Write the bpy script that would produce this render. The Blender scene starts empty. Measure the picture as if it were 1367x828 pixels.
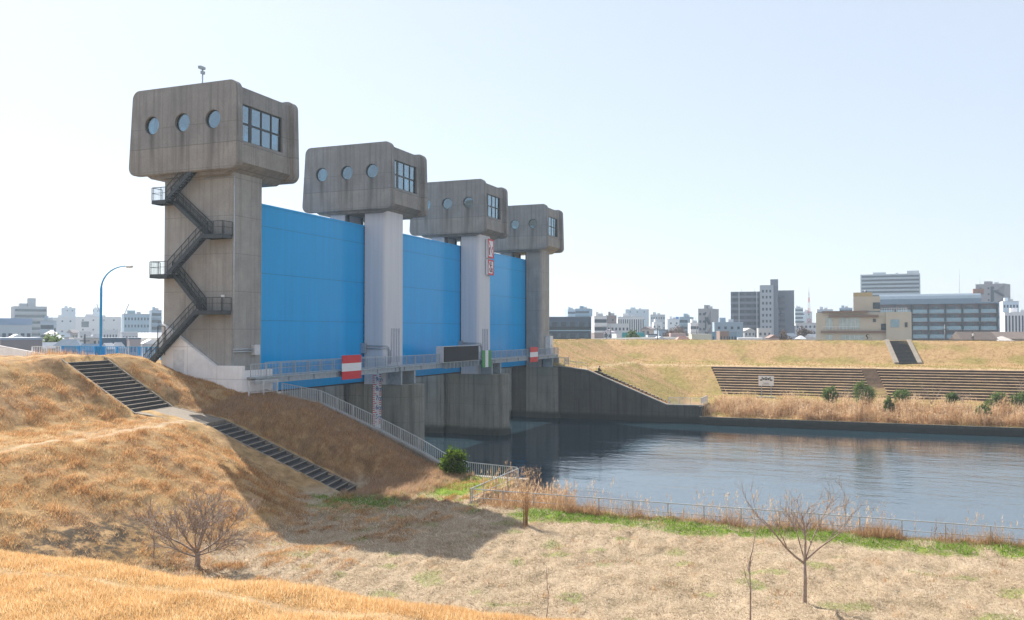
import bpy, bmesh, math, random
import numpy as np
from mathutils import Vector, Matrix
random.seed(7); RNG = np.random.default_rng(7)
S = bpy.context.scene
COL = S.collection
PI = math.pi
def rad(a): return math.radians(a)

# ---------------------------------------------------------------- objects
def tag(o, label=None, cat=None, group=None, kind=None):
    if label: o['label'] = label
    if cat: o['category'] = cat
    if group: o['group'] = group
    if kind: o['kind'] = kind
    return o
def empty(name, loc=(0, 0, 0), rz=0.0):
    o = bpy.data.objects.new(name, None); COL.objects.link(o)
    o.location = loc; o.rotation_euler = (0, 0, rz); o.empty_display_size = .2
    return o
def thing(name, label, cat, loc=(0, 0, 0), rz=0.0, group=None):
    return tag(empty(name, loc, rz), label, cat, group)
def put(name, me, parent=None, loc=(0, 0, 0), rz=0.0):
    o = bpy.data.objects.new(name, me); COL.objects.link(o)
    if parent is not None: o.parent = parent
    o.location = loc; o.rotation_euler = (0, 0, rz)
    return o

class MB:
    """collects shapes; build() links them as one mesh object"""
    def __init__(s): s.v = []; s.f = []; s.m = []; s.sm = []
    def add(s, vs, fs, mi=0, smooth=False):
        o = len(s.v); s.v += [tuple(v) for v in vs]
        for f in fs: s.f.append(tuple(i + o for i in f)); s.m.append(mi); s.sm.append(smooth)
        return s
    def box(s, x0, x1, y0, y1, z0, z1, mi=0):
        if x0 > x1: x0, x1 = x1, x0
        if y0 > y1: y0, y1 = y1, y0
        if z0 > z1: z0, z1 = z1, z0
        vs = [(x, y, z) for z in (z0, z1) for y in (y0, y1) for x in (x0, x1)]
        return s.add(vs, [(0, 2, 3, 1), (4, 5, 7, 6), (0, 1, 5, 4), (2, 6, 7, 3), (0, 4, 6, 2), (1, 3, 7, 5)], mi)
    def bar(s, a, b, w, h, mi=0, up=(0, 0, 1)):
        a = Vector(a); b = Vector(b); d = (b - a).normalized(); u = Vector(up)
        if abs(d.dot(u)) > .99: u = Vector((1, 0, 0))
        r = d.cross(u).normalized(); u = r.cross(d).normalized()
        vs = [p + r * (sx * w / 2) + u * (sz * h / 2) for p in (a, b) for sz in (-1, 1) for sx in (-1, 1)]
        return s.add(vs, [(0, 1, 3, 2), (4, 6, 7, 5), (0, 4, 5, 1), (2, 3, 7, 6), (0, 2, 6, 4), (1, 5, 7, 3)], mi)
    def tube(s, pts, r, n=6, mi=0, smooth=True, cap=True):
        pts = [Vector(p) for p in pts]; k = len(pts)
        rs = r if isinstance(r, (list, tuple)) else [r] * k
        d0 = (pts[1] - pts[0]).normalized()
        u = d0.orthogonal().normalized(); vs = []
        for i, p in enumerate(pts):
            d = (pts[min(i + 1, k - 1)] - pts[max(i - 1, 0)]).normalized()
            u = (u - d * u.dot(d)); u = u.normalized() if u.length > 1e-6 else d.orthogonal().normalized()
            w = d.cross(u)
            for j in range(n):
                a = 2 * PI * j / n
                vs.append(p + (u * math.cos(a) + w * math.sin(a)) * rs[i])
        fs = []
        for i in range(k - 1):
            for j in range(n):
                fs.append((i * n + j, i * n + (j + 1) % n, (i + 1) * n + (j + 1) % n, (i + 1) * n + j))
        s.add(vs, fs, mi, smooth)
        if cap:
            o = len(s.v) - k * n
            s.f.append(tuple(o + j for j in reversed(range(n)))); s.m.append(mi); s.sm.append(False)
            s.f.append(tuple(o + (k - 1) * n + j for j in range(n))); s.m.append(mi); s.sm.append(False)
        return s
    def prism(s, poly, axis, a, b, mi=0):
        """poly of 2D points extruded along axis 'x','y','z' from a to b"""
        def P(p, t):
            return {'x': (t, p[0], p[1]), 'y': (p[0], t, p[1]), 'z': (p[0], p[1], t)}[axis]
        n = len(poly); vs = [P(p, a) for p in poly] + [P(p, b) for p in poly]
        fs = [tuple(range(n)), tuple(reversed(range(n, 2 * n)))]
        fs += [(i, i + n, (i + 1) % n + n, (i + 1) % n) for i in range(n)]
        return s.add(vs, fs, mi)
    def ball(s, c, r, mi=0, n=10, k=6, sc=(1, 1, 1)):
        vs = [(c[0], c[1], c[2] - r * sc[2])]
        for i in range(1, k):
            t = PI * i / k - PI / 2
            for j in range(n):
                a = 2 * PI * j / n
                vs.append((c[0] + r * sc[0] * math.cos(t) * math.cos(a), c[1] + r * sc[1] * math.cos(t) * math.sin(a), c[2] + r * sc[2] * math.sin(t)))
        vs.append((c[0], c[1], c[2] + r * sc[2])); fs = []
        for j in range(n): fs.append((0, 1 + (j + 1) % n, 1 + j))
        for i in range(k - 2):
            for j in range(n):
                a = 1 + i * n
                fs.append((a + j, a + (j + 1) % n, a + n + (j + 1) % n, a + n + j))
        a = 1 + (k - 2) * n; L = len(vs) - 1
        for j in range(n): fs.append((a + j, a + (j + 1) % n, L))
        return s.add(vs, fs, mi, True)
    def mesh(s, name, mats, off=(0, 0, 0)):
        me = bpy.data.meshes.new(name)
        ox, oy, oz = off
        me.from_pydata([(x - ox, y - oy, z - oz) for x, y, z in s.v], [], s.f)
        for m in (mats if isinstance(mats, (list, tuple)) else [mats]): me.materials.append(m)
        me.polygons.foreach_set('material_index', s.m); me.polygons.foreach_set('use_smooth', s.sm)
        bm = bmesh.new(); bm.from_mesh(me); bmesh.ops.recalc_face_normals(bm, faces=bm.faces); bm.to_mesh(me); bm.free()
        me.update(); return me
    def build(s, name, mats, parent=None, local=False):
        """coordinates are world unless local; the parent keeps an unrotated frame for world builds"""
        off = (0, 0, 0)
        if parent is not None and not local:
            off = Vector(parent.location)
            p = parent.parent
            while p is not None: off = off + Vector(p.location); p = p.parent
        return put(name, s.mesh(name, mats, off), parent)
    def solo(s, name, mats, loc, label, cat, group=None, kind=None):
        """one-mesh thing with its origin at loc"""
        o = put(name, s.mesh(name, mats, loc), None, loc)
        return tag(o, label, cat, group, kind)
def bevel_mesh(me, w, seg=2):
    bm = bmesh.new(); bm.from_mesh(me)
    es = [e for e in bm.edges if len(e.link_faces) == 2 and e.calc_face_angle(0) > .6]
    bmesh.ops.bevel(bm, geom=es, offset=w, segments=seg, affect='EDGES', clamp_overlap=True)
    bm.to_mesh(me); bm.free(); return me

# ---------------------------------------------------------------- materials
class NT:
    def __init__(s, name):
        s.mat = bpy.data.materials.new(name); s.mat.use_nodes = True
        s.t = s.mat.node_tree; s.t.nodes.clear()
        s.out = s.t.nodes.new('ShaderNodeOutputMaterial')
    def n(s, typ, ins=None, **props):
        nd = s.t.nodes.new('ShaderNode' + typ)
        for k, v in props.items(): setattr(nd, k, v)
        for k, v in (ins or {}).items():
            if isinstance(v, bpy.types.NodeSocket): s.t.links.new(v, nd.inputs[k])
            else: nd.inputs[k].default_value = v
        return nd
    def coord(s, kind='Object', scale=(1, 1, 1), rot=(0, 0, 0)):
        c = s.n('TexCoord')
        return s.n('Mapping', {'Vector': c.outputs[kind], 'Scale': scale, 'Rotation': rot}).outputs[0]
    def noise(s, vec, scale, detail=4, rough=.6, dist=0.0):
        return s.n('TexNoise', {'Vector': vec, 'Scale': scale, 'Detail': detail, 'Roughness': rough, 'Distortion': dist}).outputs['Fac']
    def ramp(s, fac, stops):
        nd = s.n('ValToRGB', {'Fac': fac}); e = nd.color_ramp.elements
        while len(e) < len(stops): e.new(.5)
        for i, (p, c) in enumerate(stops):
            e[i].position = p; e[i].color = tuple(c) + (1,) if isinstance(c, (tuple, list)) else (c, c, c, 1)
        return nd.outputs['Color']
    def mix(s, fac, a, b, blend='MIX'):
        nd = s.n('Mix', data_type='RGBA', blend_type=blend)
        for k, v in ((0, fac), (6, a), (7, b)):
            if isinstance(v, bpy.types.NodeSocket): s.t.links.new(v, nd.inputs[k])
            else: nd.inputs[k].default_value = v if k == 0 else tuple(v) + ((1,) if len(v) == 3 else ())
        return nd.outputs[2]
    def math(s, op, a, b=0.0, c=0.0, clamp=False):
        nd = s.n('Math', operation=op, use_clamp=clamp)
        for i, v in enumerate((a, b, c)):
            if isinstance(v, bpy.types.NodeSocket): s.t.links.new(v, nd.inputs[i])
            else: nd.inputs[i].default_value = v
        return nd.outputs[0]
    def xyz(s, vec): 
        nd = s.n('SeparateXYZ', {0: vec}); return nd.outputs
    def bump(s, h, strength=.3, dist=.05):
        return s.n('Bump', {'Height': h, 'Strength': strength, 'Distance': dist}).outputs[0]
    def bsdf(s, col, rough=.8, normal=None, **kw):
        ins = {'Base Color': col if isinstance(col, bpy.types.NodeSocket) else tuple(col) + (1,), 'Roughness': rough}
        if normal is not None: ins['Normal'] = normal
        for k, v in kw.items(): ins[k.replace('_', ' ')] = v
        b = s.n('BsdfPrincipled', ins); s.t.links.new(b.outputs[0], s.out.inputs[0]); return s.mat
_mc = {}
def paint(col, rough=.6, var=.12, metal=0.0, scale=3.0, key=None):
    """plain paint with slight uneven weathering"""
    k = (tuple(round(c, 3) for c in col), rough, var, metal, scale)
    if k in _mc: return _mc[k]
    t = NT('paint'); v = t.coord()
    n = t.noise(v, scale, 5)
    hi = tuple(min(1, c * (1 + var)) for c in col); lo = tuple(c * (1 - var) for c in col)
    m = t.bsdf(t.ramp(n, [(.3, lo), (.7, hi)]), rough, Metallic=metal); _mc[k] = m; return m
def concrete(name, base, stain=.55, panel=(2.4, 2.1), wet=None, streak_at=(), bump=.25, band=None):
    """cast concrete: pour lines, form joints, rain streaks, blotches. coordinates are the object's own"""
    t = NT(name); v = t.coord(); x, y, z = t.xyz(v)
    blot = t.noise(v, .55, 6, .65)
    fine = t.noise(v, 9, 5, .7)
    st = t.noise(t.coord(scale=(1.6, 1.6, .06)), 1.5, 6, .7)        # long vertical streaks
    d = tuple(c * stain for c in base); l = tuple(min(1, c * 1.22) for c in base)
    c = t.ramp(blot, [(.3, tuple(c * .82 for c in base)), (.55, base), (.75, l)])
    c = t.mix(t.ramp(st, [(.48, 0), (.72, .85)]), c, d)
    c = t.mix(.5, c, t.ramp(fine, [(.3, .35), (.7, .75)]), 'SOFT_LIGHT')
    # joints of the formwork in z and along the longer way
    def joint(co, per, w):
        f = t.math('FRACT', t.math('DIVIDE', co, per)); 
        return t.math('LESS_THAN', t.math('ABSOLUTE', t.math('SUBTRACT', f, .5)), w / per)
    jz = joint(z, panel[1], .03); jy = joint(t.math('ADD', y, t.math('MULTIPLY', x, 1.0)), panel[0], .025)
    j = t.math('MULTIPLY', t.math('MAXIMUM', jz, jy), .45)
    c = t.mix(j, c, tuple(k * .45 for k in base))
    if band:                                                        # pour line, the lower lift cast in another batch
        wz = t.math('ADD', z, t.math('MULTIPLY', t.math('SUBTRACT', t.noise(v, .9, 2), .5), .12))
        c = t.mix(t.math('MULTIPLY', t.math('LESS_THAN', wz, band), .55), c, t.mix(1.0, c, (.62, .585, .54), 'OVERLAY'))
        c = t.mix(t.math('MULTIPLY', t.math('LESS_THAN', t.math('ABSOLUTE', t.math('SUBTRACT', wz, band)), .035), .6), c, tuple(k * .5 for k in base))
    for (yc, zt, ln, w, s_) in streak_at:                           # rust and dirt runs below the round windows
        wob = t.math('MULTIPLY', t.math('SUBTRACT', t.noise(v, 1.3, 2), .5), .25)
        a = t.math('SUBTRACT', 1.0, t.math('DIVIDE', t.math('ABSOLUTE', t.math('ADD', t.math('SUBTRACT', y, yc), wob)), w), clamp=True)
        b = t.math('MULTIPLY', t.math('LESS_THAN', z, zt), t.math('DIVIDE', t.math('SUBTRACT', z, zt - ln), ln, clamp=True))
        c = t.mix(t.math('MULTIPLY', t.math('MULTIPLY', a, b), s_, clamp=True), c, tuple(k * .28 for k in base))
    if wet:                                                         # tide mark and wet band above the water
        w = t.math('DIVIDE', t.math('SUBTRACT', t.math('ADD', wet, t.math('MULTIPLY', t.noise(v, 1.1, 3), .5)), z), .5, clamp=True)
        c = t.mix(t.math('MULTIPLY', w, .85), c, (.035, .04, .032))
    return t.bsdf(c, .85, t.bump(t.math('ADD', fine, t.math('MULTIPLY', j, -3.0)), bump, .03))
def glass(name, tint, refl=.28, rough=.02):
    t = NT(name)
    a = t.n('BsdfTransparent', {'Color': tint + (1,)}); b = t.n('BsdfGlossy', {'Color': (.75, .9, 1, 1), 'Roughness': rough})
    lw = t.n('LayerWeight', {'Blend': .35})
    f = t.math('ADD', t.math('MULTIPLY', lw.outputs['Facing'], .45), refl * .6, clamp=True)
    m = t.n('MixShader', {0: f, 1: a.outputs[0], 2: b.outputs[0]}); t.t.links.new(m.outputs[0], t.out.inputs[0]); return t.mat
def leafy(name, cols, rough=.75, trans=.45, attr=True):
    """blades and leaves: diffuse plus translucent, hue from the per-face random 'tint'"""
    t = NT(name); a = t.n('Attribute', attribute_name='tint').outputs['Fac']
    k = len(cols) - 1
    c = t.ramp(a, [(i / k, cc) for i, cc in enumerate(cols)])
    big = t.noise(t.coord(), .35, 4)
    c = t.mix(.5, c, t.ramp(big, [(.3, .38), (.7, .68)]), 'SOFT_LIGHT')
    d = t.n('BsdfDiffuse', {'Color': c, 'Roughness': .5}); tr = t.n('BsdfTranslucent', {'Color': c})
    m = t.n('MixShader', {0: trans, 1: d.outputs[0], 2: tr.outputs[0]}); t.t.links.new(m.outputs[0], t.out.inputs[0]); return t.mat

# ---------------------------------------------------------------- the ground
def sstep(a, b, x): 
    t = np.clip((x - a) / (b - a), 0, 1); return t * t * (3 - 2 * t)
def interp(x, pts): return np.interp(x, [p[0] for p in pts], [p[1] for p in pts])
NEAR_A = [(-400, 3), (-26, 3), (-8, 12), (3, 12), (11, 7.75), (18.1, 7.45), (18.9, 7.25), (28.5, 2.75), (33, 2.7)]
NEAR_B1 = [(28.2, 2.7), (29.5, 2.95), (40.2, 7.45), (41.2, 7.62), (43.5, 7.75), (46, 8.0), (52.4, 11.65), (53.6, 11.88), (64, 11.8), (82, 3)]
NEAR_B2 = [(27.9, 2.7), (29.3, 3.1), (40.8, 7.9), (44.5, 8.4), (46.7, 9.05), (51.5, 10.0), (54, 10.9), (56, 11.3), (66, 11.2), (82, 3)]
FAR_A = [(132, 1.1), (134, 1.2), (141, 2.0), (150, 2.65), (156.5, 2.7), (167.4, 7.2), (179.6, 7.7), (190, 11.85), (196.5, 11.85), (212, 4), (230, 3)]
FAR_B = [(22, .2), (27.3, 2.6), (40, 7.5), (44, 8.1), (47, 9), (54, 11.85), (64, 11.85), (82, 3)]
# the concrete stair down the near bank: line of its middle, (s along, z)
ST_T = np.array((48.0, 52.2)); ST_B = np.array((52.6, 33.2)); ST_W = 4.9; ST_LW = 3.0
ST_L = float(np.linalg.norm(ST_B - ST_T)); ST_D = (ST_B - ST_T) / ST_L; ST_N = np.array((ST_D[1], -ST_D[0]))
ST_Z = [(-2, 11.95), (0, 11.85), (5.5, 8.2), (9.6, 7.3), (ST_L, 2.75), (ST_L + 2, 2.7)]
WALL_TOP = [(23, 2.75), (27.8, 2.75), (29.3, 3.16), (31.9, 4.4), (35.1, 5.7), (37.8, 6.7), (40.8, 7.8), (44.2, 8.35), (47, 8.6)]
FAR_TOP = [(22, 2.6), (27.5, 2.6), (31.7, 4.27), (40, 7.6), (44.5, 8.15), (60, 8.4)]
def near_edge(Y): return np.where(Y > 23.2, 61.0, 51.3)
def lumps(X, Y):
    return .10 * np.sin(X * .9 + 1.3 * np.sin(Y * .5)) * np.sin(Y * .8 + .7 * np.sin(X * .43)) + .05 * np.sin(X * 2.1 + Y * 1.3) * np.sin(Y * 2.4 - X * .7)
def ground_z(X, Y):
    X = np.asarray(X, float); Y = np.asarray(Y, float)
    a = interp(X, NEAR_A)
    w = sstep(53.5, 58.5, X); k_ = sstep(41, 50, X); toe = 28.2 + 5.0 * k_; ed = 41.2 + 2.3 * k_
    Y1 = np.where(Y < ed, 41.2 - (ed - Y) * 13.0 / (ed - toe), np.where(Y < 46, 46 - (46 - Y) * 4.8 / (46 - ed), Y))
    b = interp(Y1, NEAR_B1) * (1 - w) + interp(Y, NEAR_B2) * w
    k = 1.6; h = np.clip(.5 + .5 * (a - b) / k, 0, 1)
    near = b * (1 - h) + a * h + k * h * (1 - h) * .6
    near = near + .045 * smooth_noise(X, Y, 1.5, 91) * (X > 19) * (X < 62) * np.where(near > 2.9, 1, .25)
    near = near + lumps(X, Y) * np.where(near > 2.9, 1, .35) * np.where(X > 12, 1, 0)
    dx = X - ST_T[0]; dy = Y - ST_T[1]
    s_ = dx * ST_D[0] + dy * ST_D[1]; o = np.abs(dx * ST_N[0] + dy * ST_N[1])
    oo = dx * ST_N[0] + dy * ST_N[1]; lw = np.where(s_ > 5.4, ST_LW, ST_W); o = np.abs(oo + (ST_W - lw) / 2) - (lw - ST_W) / 2
    cut = (1 - sstep(ST_W / 2 + .2, ST_W / 2 + 1.6, o)) * (s_ > -1.5) * (s_ < ST_L + 1.2)
    near = near * (1 - cut) + (interp(s_, ST_Z) + .06 - .6 * (o < ST_W / 2 + .02)) * cut
    fa = interp(X, FAR_A); fb = interp(Y, FAR_B); far = np.maximum(fa, fb)
    far = far + lumps(X * .7, Y * .7) * .6
    # low shelf of the near bank outside the fence, where the reeds stand
    bench = np.where(Y < 23.0, 1.9 - np.maximum(0, X - 51.6) * (1.0 + .0 * X) , -3.0)
    cor = np.where((Y < 23.0) & (Y > 10), 1.9 - np.maximum(0, (X - 57.2)) * 1.2 - np.maximum(0, 15.5 - Y) * .35, -3.0)
    bench = np.maximum(np.maximum(bench, cor), -3.0)
    e = near_edge(Y)
    z = np.where(X < e, near, np.where(X < np.where(Y > 22.3, 133.75, 132.3), bench, far))
    return z
def edges(spec):
    out = []
    for a, b, st in spec: out += list(np.arange(a, b, st))
    return np.array(sorted(set(round(float(q), 4) for q in out)))
GX = edges([(-3000, -400, 650), (-400, -40, 60), (-40, 10, 4), (10, 51, .34), (51, 62.6, .3), (62.6, 131, 6.5), (131.0, 133, .3), (133, 200, .9), (200, 240, 4), (240, 800, 70), (800, 3100, 450)])
GY = edges([(-3000, -300, 540), (-300, -40, 20), (-40, -12, 2), (-12, 58, .38), (58, 90, 1.4), (90, 300, 30), (300, 900, 120), (900, 3100, 440)])
GX = np.unique(np.concatenate([GX, [51.28, 51.32, 60.98, 61.02, 132.28, 132.32, 133.72, 133.78]])); GY = np.unique(np.concatenate([GY, [22.28, 22.32, 22.98, 23.18, 23.22]]))
def smooth_noise(X, Y, sc, seed):
    r = np.random.default_rng(seed); v = np.zeros_like(X)
    for k in range(9):
        a = r.uniform(0, 2 * PI); f = r.uniform(.6, 1.7) / sc; p = r.uniform(0, 6.28)
        v = v + np.sin((X * math.cos(a) + Y * math.sin(a)) * f * 6.28 + p)
    return v / 3.0
def zone(X, Y, Z):
    """(bare path, green, mown field) weights"""
    near = X < 62
    n1 = smooth_noise(X, Y, 9, 1); n2 = smooth_noise(X, Y, 3.2, 2)
    yp = 41.55 + .18 * np.sin(X * .35) + 2.2 * sstep(41, 50, X)
    path = np.exp(-((Y - yp) / .42) ** 2) * sstep(19, 22, X) * (1 - sstep(50.5, 52, X)) 
    path = np.maximum(path, .55 * np.exp(-((Y - 43.0) / 1.2) ** 2) * sstep(19, 22, X) * (1 - sstep(45, 51, X)))
    path = np.maximum(path, .8 * np.exp(-((X - 17.1 - .15 * np.sin(Y * .5)) / .25) ** 2) * near)
    field = near * (1 - sstep(2.95, 3.5, Z)) * sstep(22, 27, X)
    green = near * np.clip(sstep(.35, 1.4, n2 + .5 * n1) * .55, 0, 1) * field
    def blob(x, y, rx, ry): return np.exp(-(((X - x) / rx) ** 2 + ((Y - y) / ry) ** 2))
    green = np.maximum(green, np.clip(1.3 * blob(57, 26, 4.2, 2.5), 0, 1) * near)
    green = np.maximum(green, np.clip(1.2 * blob(48.8, 29.5, 3.4, 2.6) , 0, 1) * near)
    strip = 1.3 * np.exp(-((X - 49.5 - .5 * np.sin(Y * .6)) / 1.4) ** 2) * (1 - sstep(18, 21, Y)) * near * np.clip(1.0 + .6 * smooth_noise(X, Y, 4.5, 5), .2, 1.25)
    green = np.maximum(green, strip)
    far = ~near
    path = np.maximum(path, far * .9 * np.exp(-((X - 169.5) / 2.0) ** 2) * (Z > 6.8) * (Y < 42))
    path = np.maximum(path, far * .8 * np.exp(-((Y - 41.6) / 1.2) ** 2) * (X < 170) * (X > 134))
    green = np.maximum(green, far * np.clip(.52 + .3 * n1 - .35 * sstep(8.3, 9.3, Z) * (1 - sstep(10.3, 11.3, Z)), 0, 1))
    green = np.maximum(green, far * np.clip(blob(146, 31, 12, 5), 0, 1) * .8)
    return path, green, field
# light and air
SUN_E, SKY_S, SKY_AIR, SKY_DUST, SKY_OZ, EXPO = 3.8, .088, 1.0, .7, 2.2, 1.35
HAZE_COL, HAZE_D, HAZE_G = (.70, .85, 1.0), .00032, .3
SKY_SAT = .9
VEIL, VEIL_F = (3.28, 3.50, 3.84), .70
TTREES = [(349.6, 67.6, 15.2, 5.5, 'winter', 'wide purplish bare tree mass below the blue glass office'),
 (299, 59.6, 14.5, 3.2, 'winter', 'smaller reddish brown bare tree above the salmon eave'),
 (315.6, 17.8, 14.6, 4, 'winter', 'brown bare trees at the left end of the beige building'),
 (264.7, 64.9, 13.6, 2.2, 'scrub', 'dark green garden tree behind the teal roof edge'),
 (125.6, 144.7, 13.2, 2.2, 'scrub', 'dark garden tree between the cream house and the slate blue roof'),
 (260.9, 20.1, 13.2, 1.8, 'winter', 'small bare garden tree right of the maroon roof')]
TPOLES = [(122.5, 133, 12.2, 'dark utility pole beside the dusky pink block'), (150, 172, 13.5, 'distant utility pole among the roofs left of the lamp'),
 (237.7, 51.5, 14.6, 'thin utility pole over the low houses near the pinkish gable house'), (242.7, 66.0, 14.2, 'thin utility pole just right of the cyclist'),
 (302, 52, 15.2, 'thin utility pole left of the tall grey slab'), (257.6, -20.4, 14.5, 'thin utility pole by the big brown gable roof')]
XX, YY = np.meshgrid(GX, GY, indexing='ij'); ZZ = ground_z(XX, YY)
def soil(X, Y): return np.clip(1.25 * np.exp(-(((X - 30.3) / 5.5) ** 2 + ((Y - 32.6) / 2.1) ** 2)) + .55 * np.exp(-(((X - 37) / 3.0) ** 2 + ((Y - 29.6) / 1.6) ** 2)), 0, 1)
def build_ground():
    nx, ny = XX.shape
    co = np.stack([XX, YY, ZZ], -1).reshape(-1, 3)
    idx = np.arange(nx * ny).reshape(nx, ny)
    q = np.stack([idx[:-1, :-1], idx[1:, :-1], idx[1:, 1:], idx[:-1, 1:]], -1).reshape(-1, 4)
    me = bpy.data.meshes.new('ground'); me.vertices.add(len(co)); me.vertices.foreach_set('co', co.ravel().astype(np.float32))
    me.loops.add(q.size); me.loops.foreach_set('vertex_index', q.ravel().astype(np.int32))
    me.polygons.add(len(q)); me.polygons.foreach_set('loop_start', np.arange(0, q.size, 4, dtype=np.int32))
    me.polygons.foreach_set('use_smooth', np.ones(len(q), bool))
    me.update(calc_edges=True); me.validate()
    p, g, f = zone(XX, YY, ZZ)
    town = np.where((XX > 205) | (YY > 76) | (XX < -20), 1.0, 0.0)
    at = me.color_attributes.new('zone', 'FLOAT_COLOR', 'POINT')
    at.data.foreach_set('color', np.stack([p, g, f, town], -1).ravel().astype(np.float32))
    fa = me.attributes.new('farside', 'FLOAT', 'POINT'); fa.data.foreach_set('value', np.where(XX > 100, 1.0, 0.0).ravel().astype(np.float32))
    so = me.attributes.new('soil', 'FLOAT', 'POINT'); so.data.foreach_set('value', soil(XX, YY).ravel().astype(np.float32))
    t = NT('ground_cover'); at = t.n('Attribute', attribute_name='zone'); sp = t.n('SeparateColor', {0: at.outputs['Color']})
    P, G, F = sp.outputs; T = at.outputs['Alpha']; FS = t.n('Attribute', attribute_name='farside').outputs['Fac']
    v = t.coord()
    big = t.noise(v, .22, 5, .6); mid = t.noise(v, 1.3, 6, .65); fin = t.noise(v, 11, 6, .75)
    st = t.noise(t.coord(scale=(3, 14, 3), rot=(0, 0, .5)), 3.0, 5, .7)
    dry = t.ramp(mid, [(.25, (.11, .07, .04)), (.42, (.24, .15, .08)), (.6, (.43, .28, .15)), (.8, (.56, .39, .22))])
    dry = t.mix(t.ramp(big, [(.35, 0), (.7, .6)]), dry, (.36, .25, .10))
    fardry = t.ramp(mid, [(.25, (.23, .14, .07)), (.5, (.37, .24, .12)), (.75, (.45, .31, .165))])
    dry = t.mix(FS, dry, fardry)
    dry = t.mix(.5, dry, t.ramp(fin, [(.3, .3), (.7, .72)]), 'SOFT_LIGHT')
    hay = t.ramp(st, [(.25, (.15, .11, .075)), (.45, (.36, .28, .195)), (.62, (.53, .43, .315)), (.8, (.68, .58, .45))])
    hay = t.mix(t.ramp(big, [(.35, 0), (.65, .6)]), hay, (.35, .265, .175))
    hay = t.mix(t.ramp(t.noise(v, .55, 6, .7, .6), [(.5, 0), (.64, .7)]), hay, (.20, .158, .10))
    hay = t.mix(t.ramp(fin, [(.55, 0), (.75, .6)]), hay, (.12, .085, .05))
    gr = t.ramp(mid, [(.3, (.08, .13, .02)), (.55, (.17, .24, .035)), (.8, (.28, .32, .07))])
    fgr = t.ramp(mid, [(.3, (.18, .145, .05)), (.6, (.30, .235, .085)), (.8, (.38, .30, .12))])
    gr = t.mix(FS, gr, fgr)
    bare = t.ramp(mid, [(.3, (.38, .27, .17)), (.7, (.54, .42, .29))])
    c = t.mix(t.math('ADD', F, t.math('MULTIPLY', t.math('SUBTRACT', mid, .5), t.math('MULTIPLY', F, t.math('SUBTRACT', 1.0, F))), clamp=True), dry, hay)
    gm = t.math('MULTIPLY', t.math('SUBTRACT', t.math('ADD', G, t.math('MULTIPLY', t.math('SUBTRACT', fin, .5), .9)), .32), 2.4, clamp=True)
    gm = t.math('MULTIPLY', gm, t.math('GREATER_THAN', G, .02))
    c = t.mix(gm, c, gr)
    c = t.mix(t.math('MULTIPLY', t.math('ADD', P, t.math('MULTIPLY', t.math('SUBTRACT', mid, .5), .4)), P, clamp=True), c, bare)
    SO = t.n('Attribute', attribute_name='soil').outputs['Fac']
    c = t.mix(t.math('MULTIPLY', SO, t.ramp(t.noise(v, 1.9, 5, .7), [(.42, 0), (.55, 1)])), c, (.085, .066, .048))
    c = t.mix(T, c, t.ramp(mid, [(.3, (.16, .16, .16)), (.7, (.28, .27, .26))]))
    nz = t.bump(t.math('ADD', t.math('MULTIPLY', mid, .6), t.math('MULTIPLY', fin, .4)), .8, .12)
    me.materials.append(t.bsdf(c, .95, nz, Specular_IOR_Level=.1))
    o = put('ground', me); o['kind'] = 'structure'; return o
build_ground()

def water():
    t = NT('river_water'); v = t.coord()
    big = t.noise(t.coord(scale=(.04, .022, 1), rot=(0, 0, .25)), 1.0, 4, .55)
    r1 = t.noise(t.coord(scale=(.9, .42, 1), rot=(0, 0, .35)), 1.0, 5, .62, .4)
    r2 = t.noise(t.coord(scale=(3.1, 1.7, 1), rot=(0, 0, .2)), 1.0, 3, .55, .3)
    r0 = t.noise(t.coord(scale=(.34, .13, 1), rot=(0, 0, .37)), 1.0, 4, .55, .8)
    h = t.math('ADD', t.math('MULTIPLY', r0, 2.6), t.math('ADD', r1, t.math('MULTIPLY', r2, .55)))
    amp = t.ramp(big, [(.4, .35), (.56, 1.0)])
    nz = t.n('Bump', {'Height': t.math('MULTIPLY', h, amp), 'Strength': .45, 'Distance': .05}).outputs[0]
    c = t.ramp(big, [(.3, (.014, .033, .048)), (.7, (.02, .043, .06))])
    m = t.bsdf(c, .035, nz, IOR=4.4, Specular_IOR_Level=.5)
    b = MB(); b.add([(40, -900, 0), (150, -900, 0), (150, 300, 0), (40, 300, 0)], [(0, 1, 2, 3)])
    o = b.build('water', m); o['kind'] = 'structure'
water()

# ---------------------------------------------------------------- shared materials
M = {}
M['white'] = paint((.62, .63, .65), .5); M['white2'] = paint((.72, .73, .75), .5)
M['galv'] = paint((.42, .46, .5), .42, .15, .35); M['girder'] = paint((.33, .38, .42), .5, .2, .1)
M['steel'] = paint((.035, .045, .055), .5, .3); M['frame'] = paint((.02, .024, .03), .45, .2)
M['red'] = paint((.62, .012, .03), .45, .08); M['green'] = paint((.012, .27, .07), .45, .08); M['sig'] = paint((.80, .80, .82), .45, .05)
M['black'] = paint((.012, .013, .016), .5, .2); M['blue_rail'] = paint((.02, .33, .68), .45, .15)
M['orange'] = paint((.75, .2, .03), .6, .1)
M['pod'] = concrete('pod_concrete', (.245, .24, .235), .5, (2.5, 3.6), streak_at=[(y - 51.05, 30.25, 3.4, .38, .9) for y in (48.5, 51.6, 54.8)] , bump=.2, band=28.95)
M['column'] = concrete('column_concrete', (.34, .33, .313), .6, (2.5, 3.1), bump=.22)
M['pier'] = concrete('pier_concrete', (.25, .24, .205), .32, (2.4, 2.7), wet=1.0, bump=.3)
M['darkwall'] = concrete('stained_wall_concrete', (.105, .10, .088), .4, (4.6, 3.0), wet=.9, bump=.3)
M['abut'] = concrete('painted_wall', (.93, .925, .93), .86, (3.0, 2.6), bump=.15)
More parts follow.
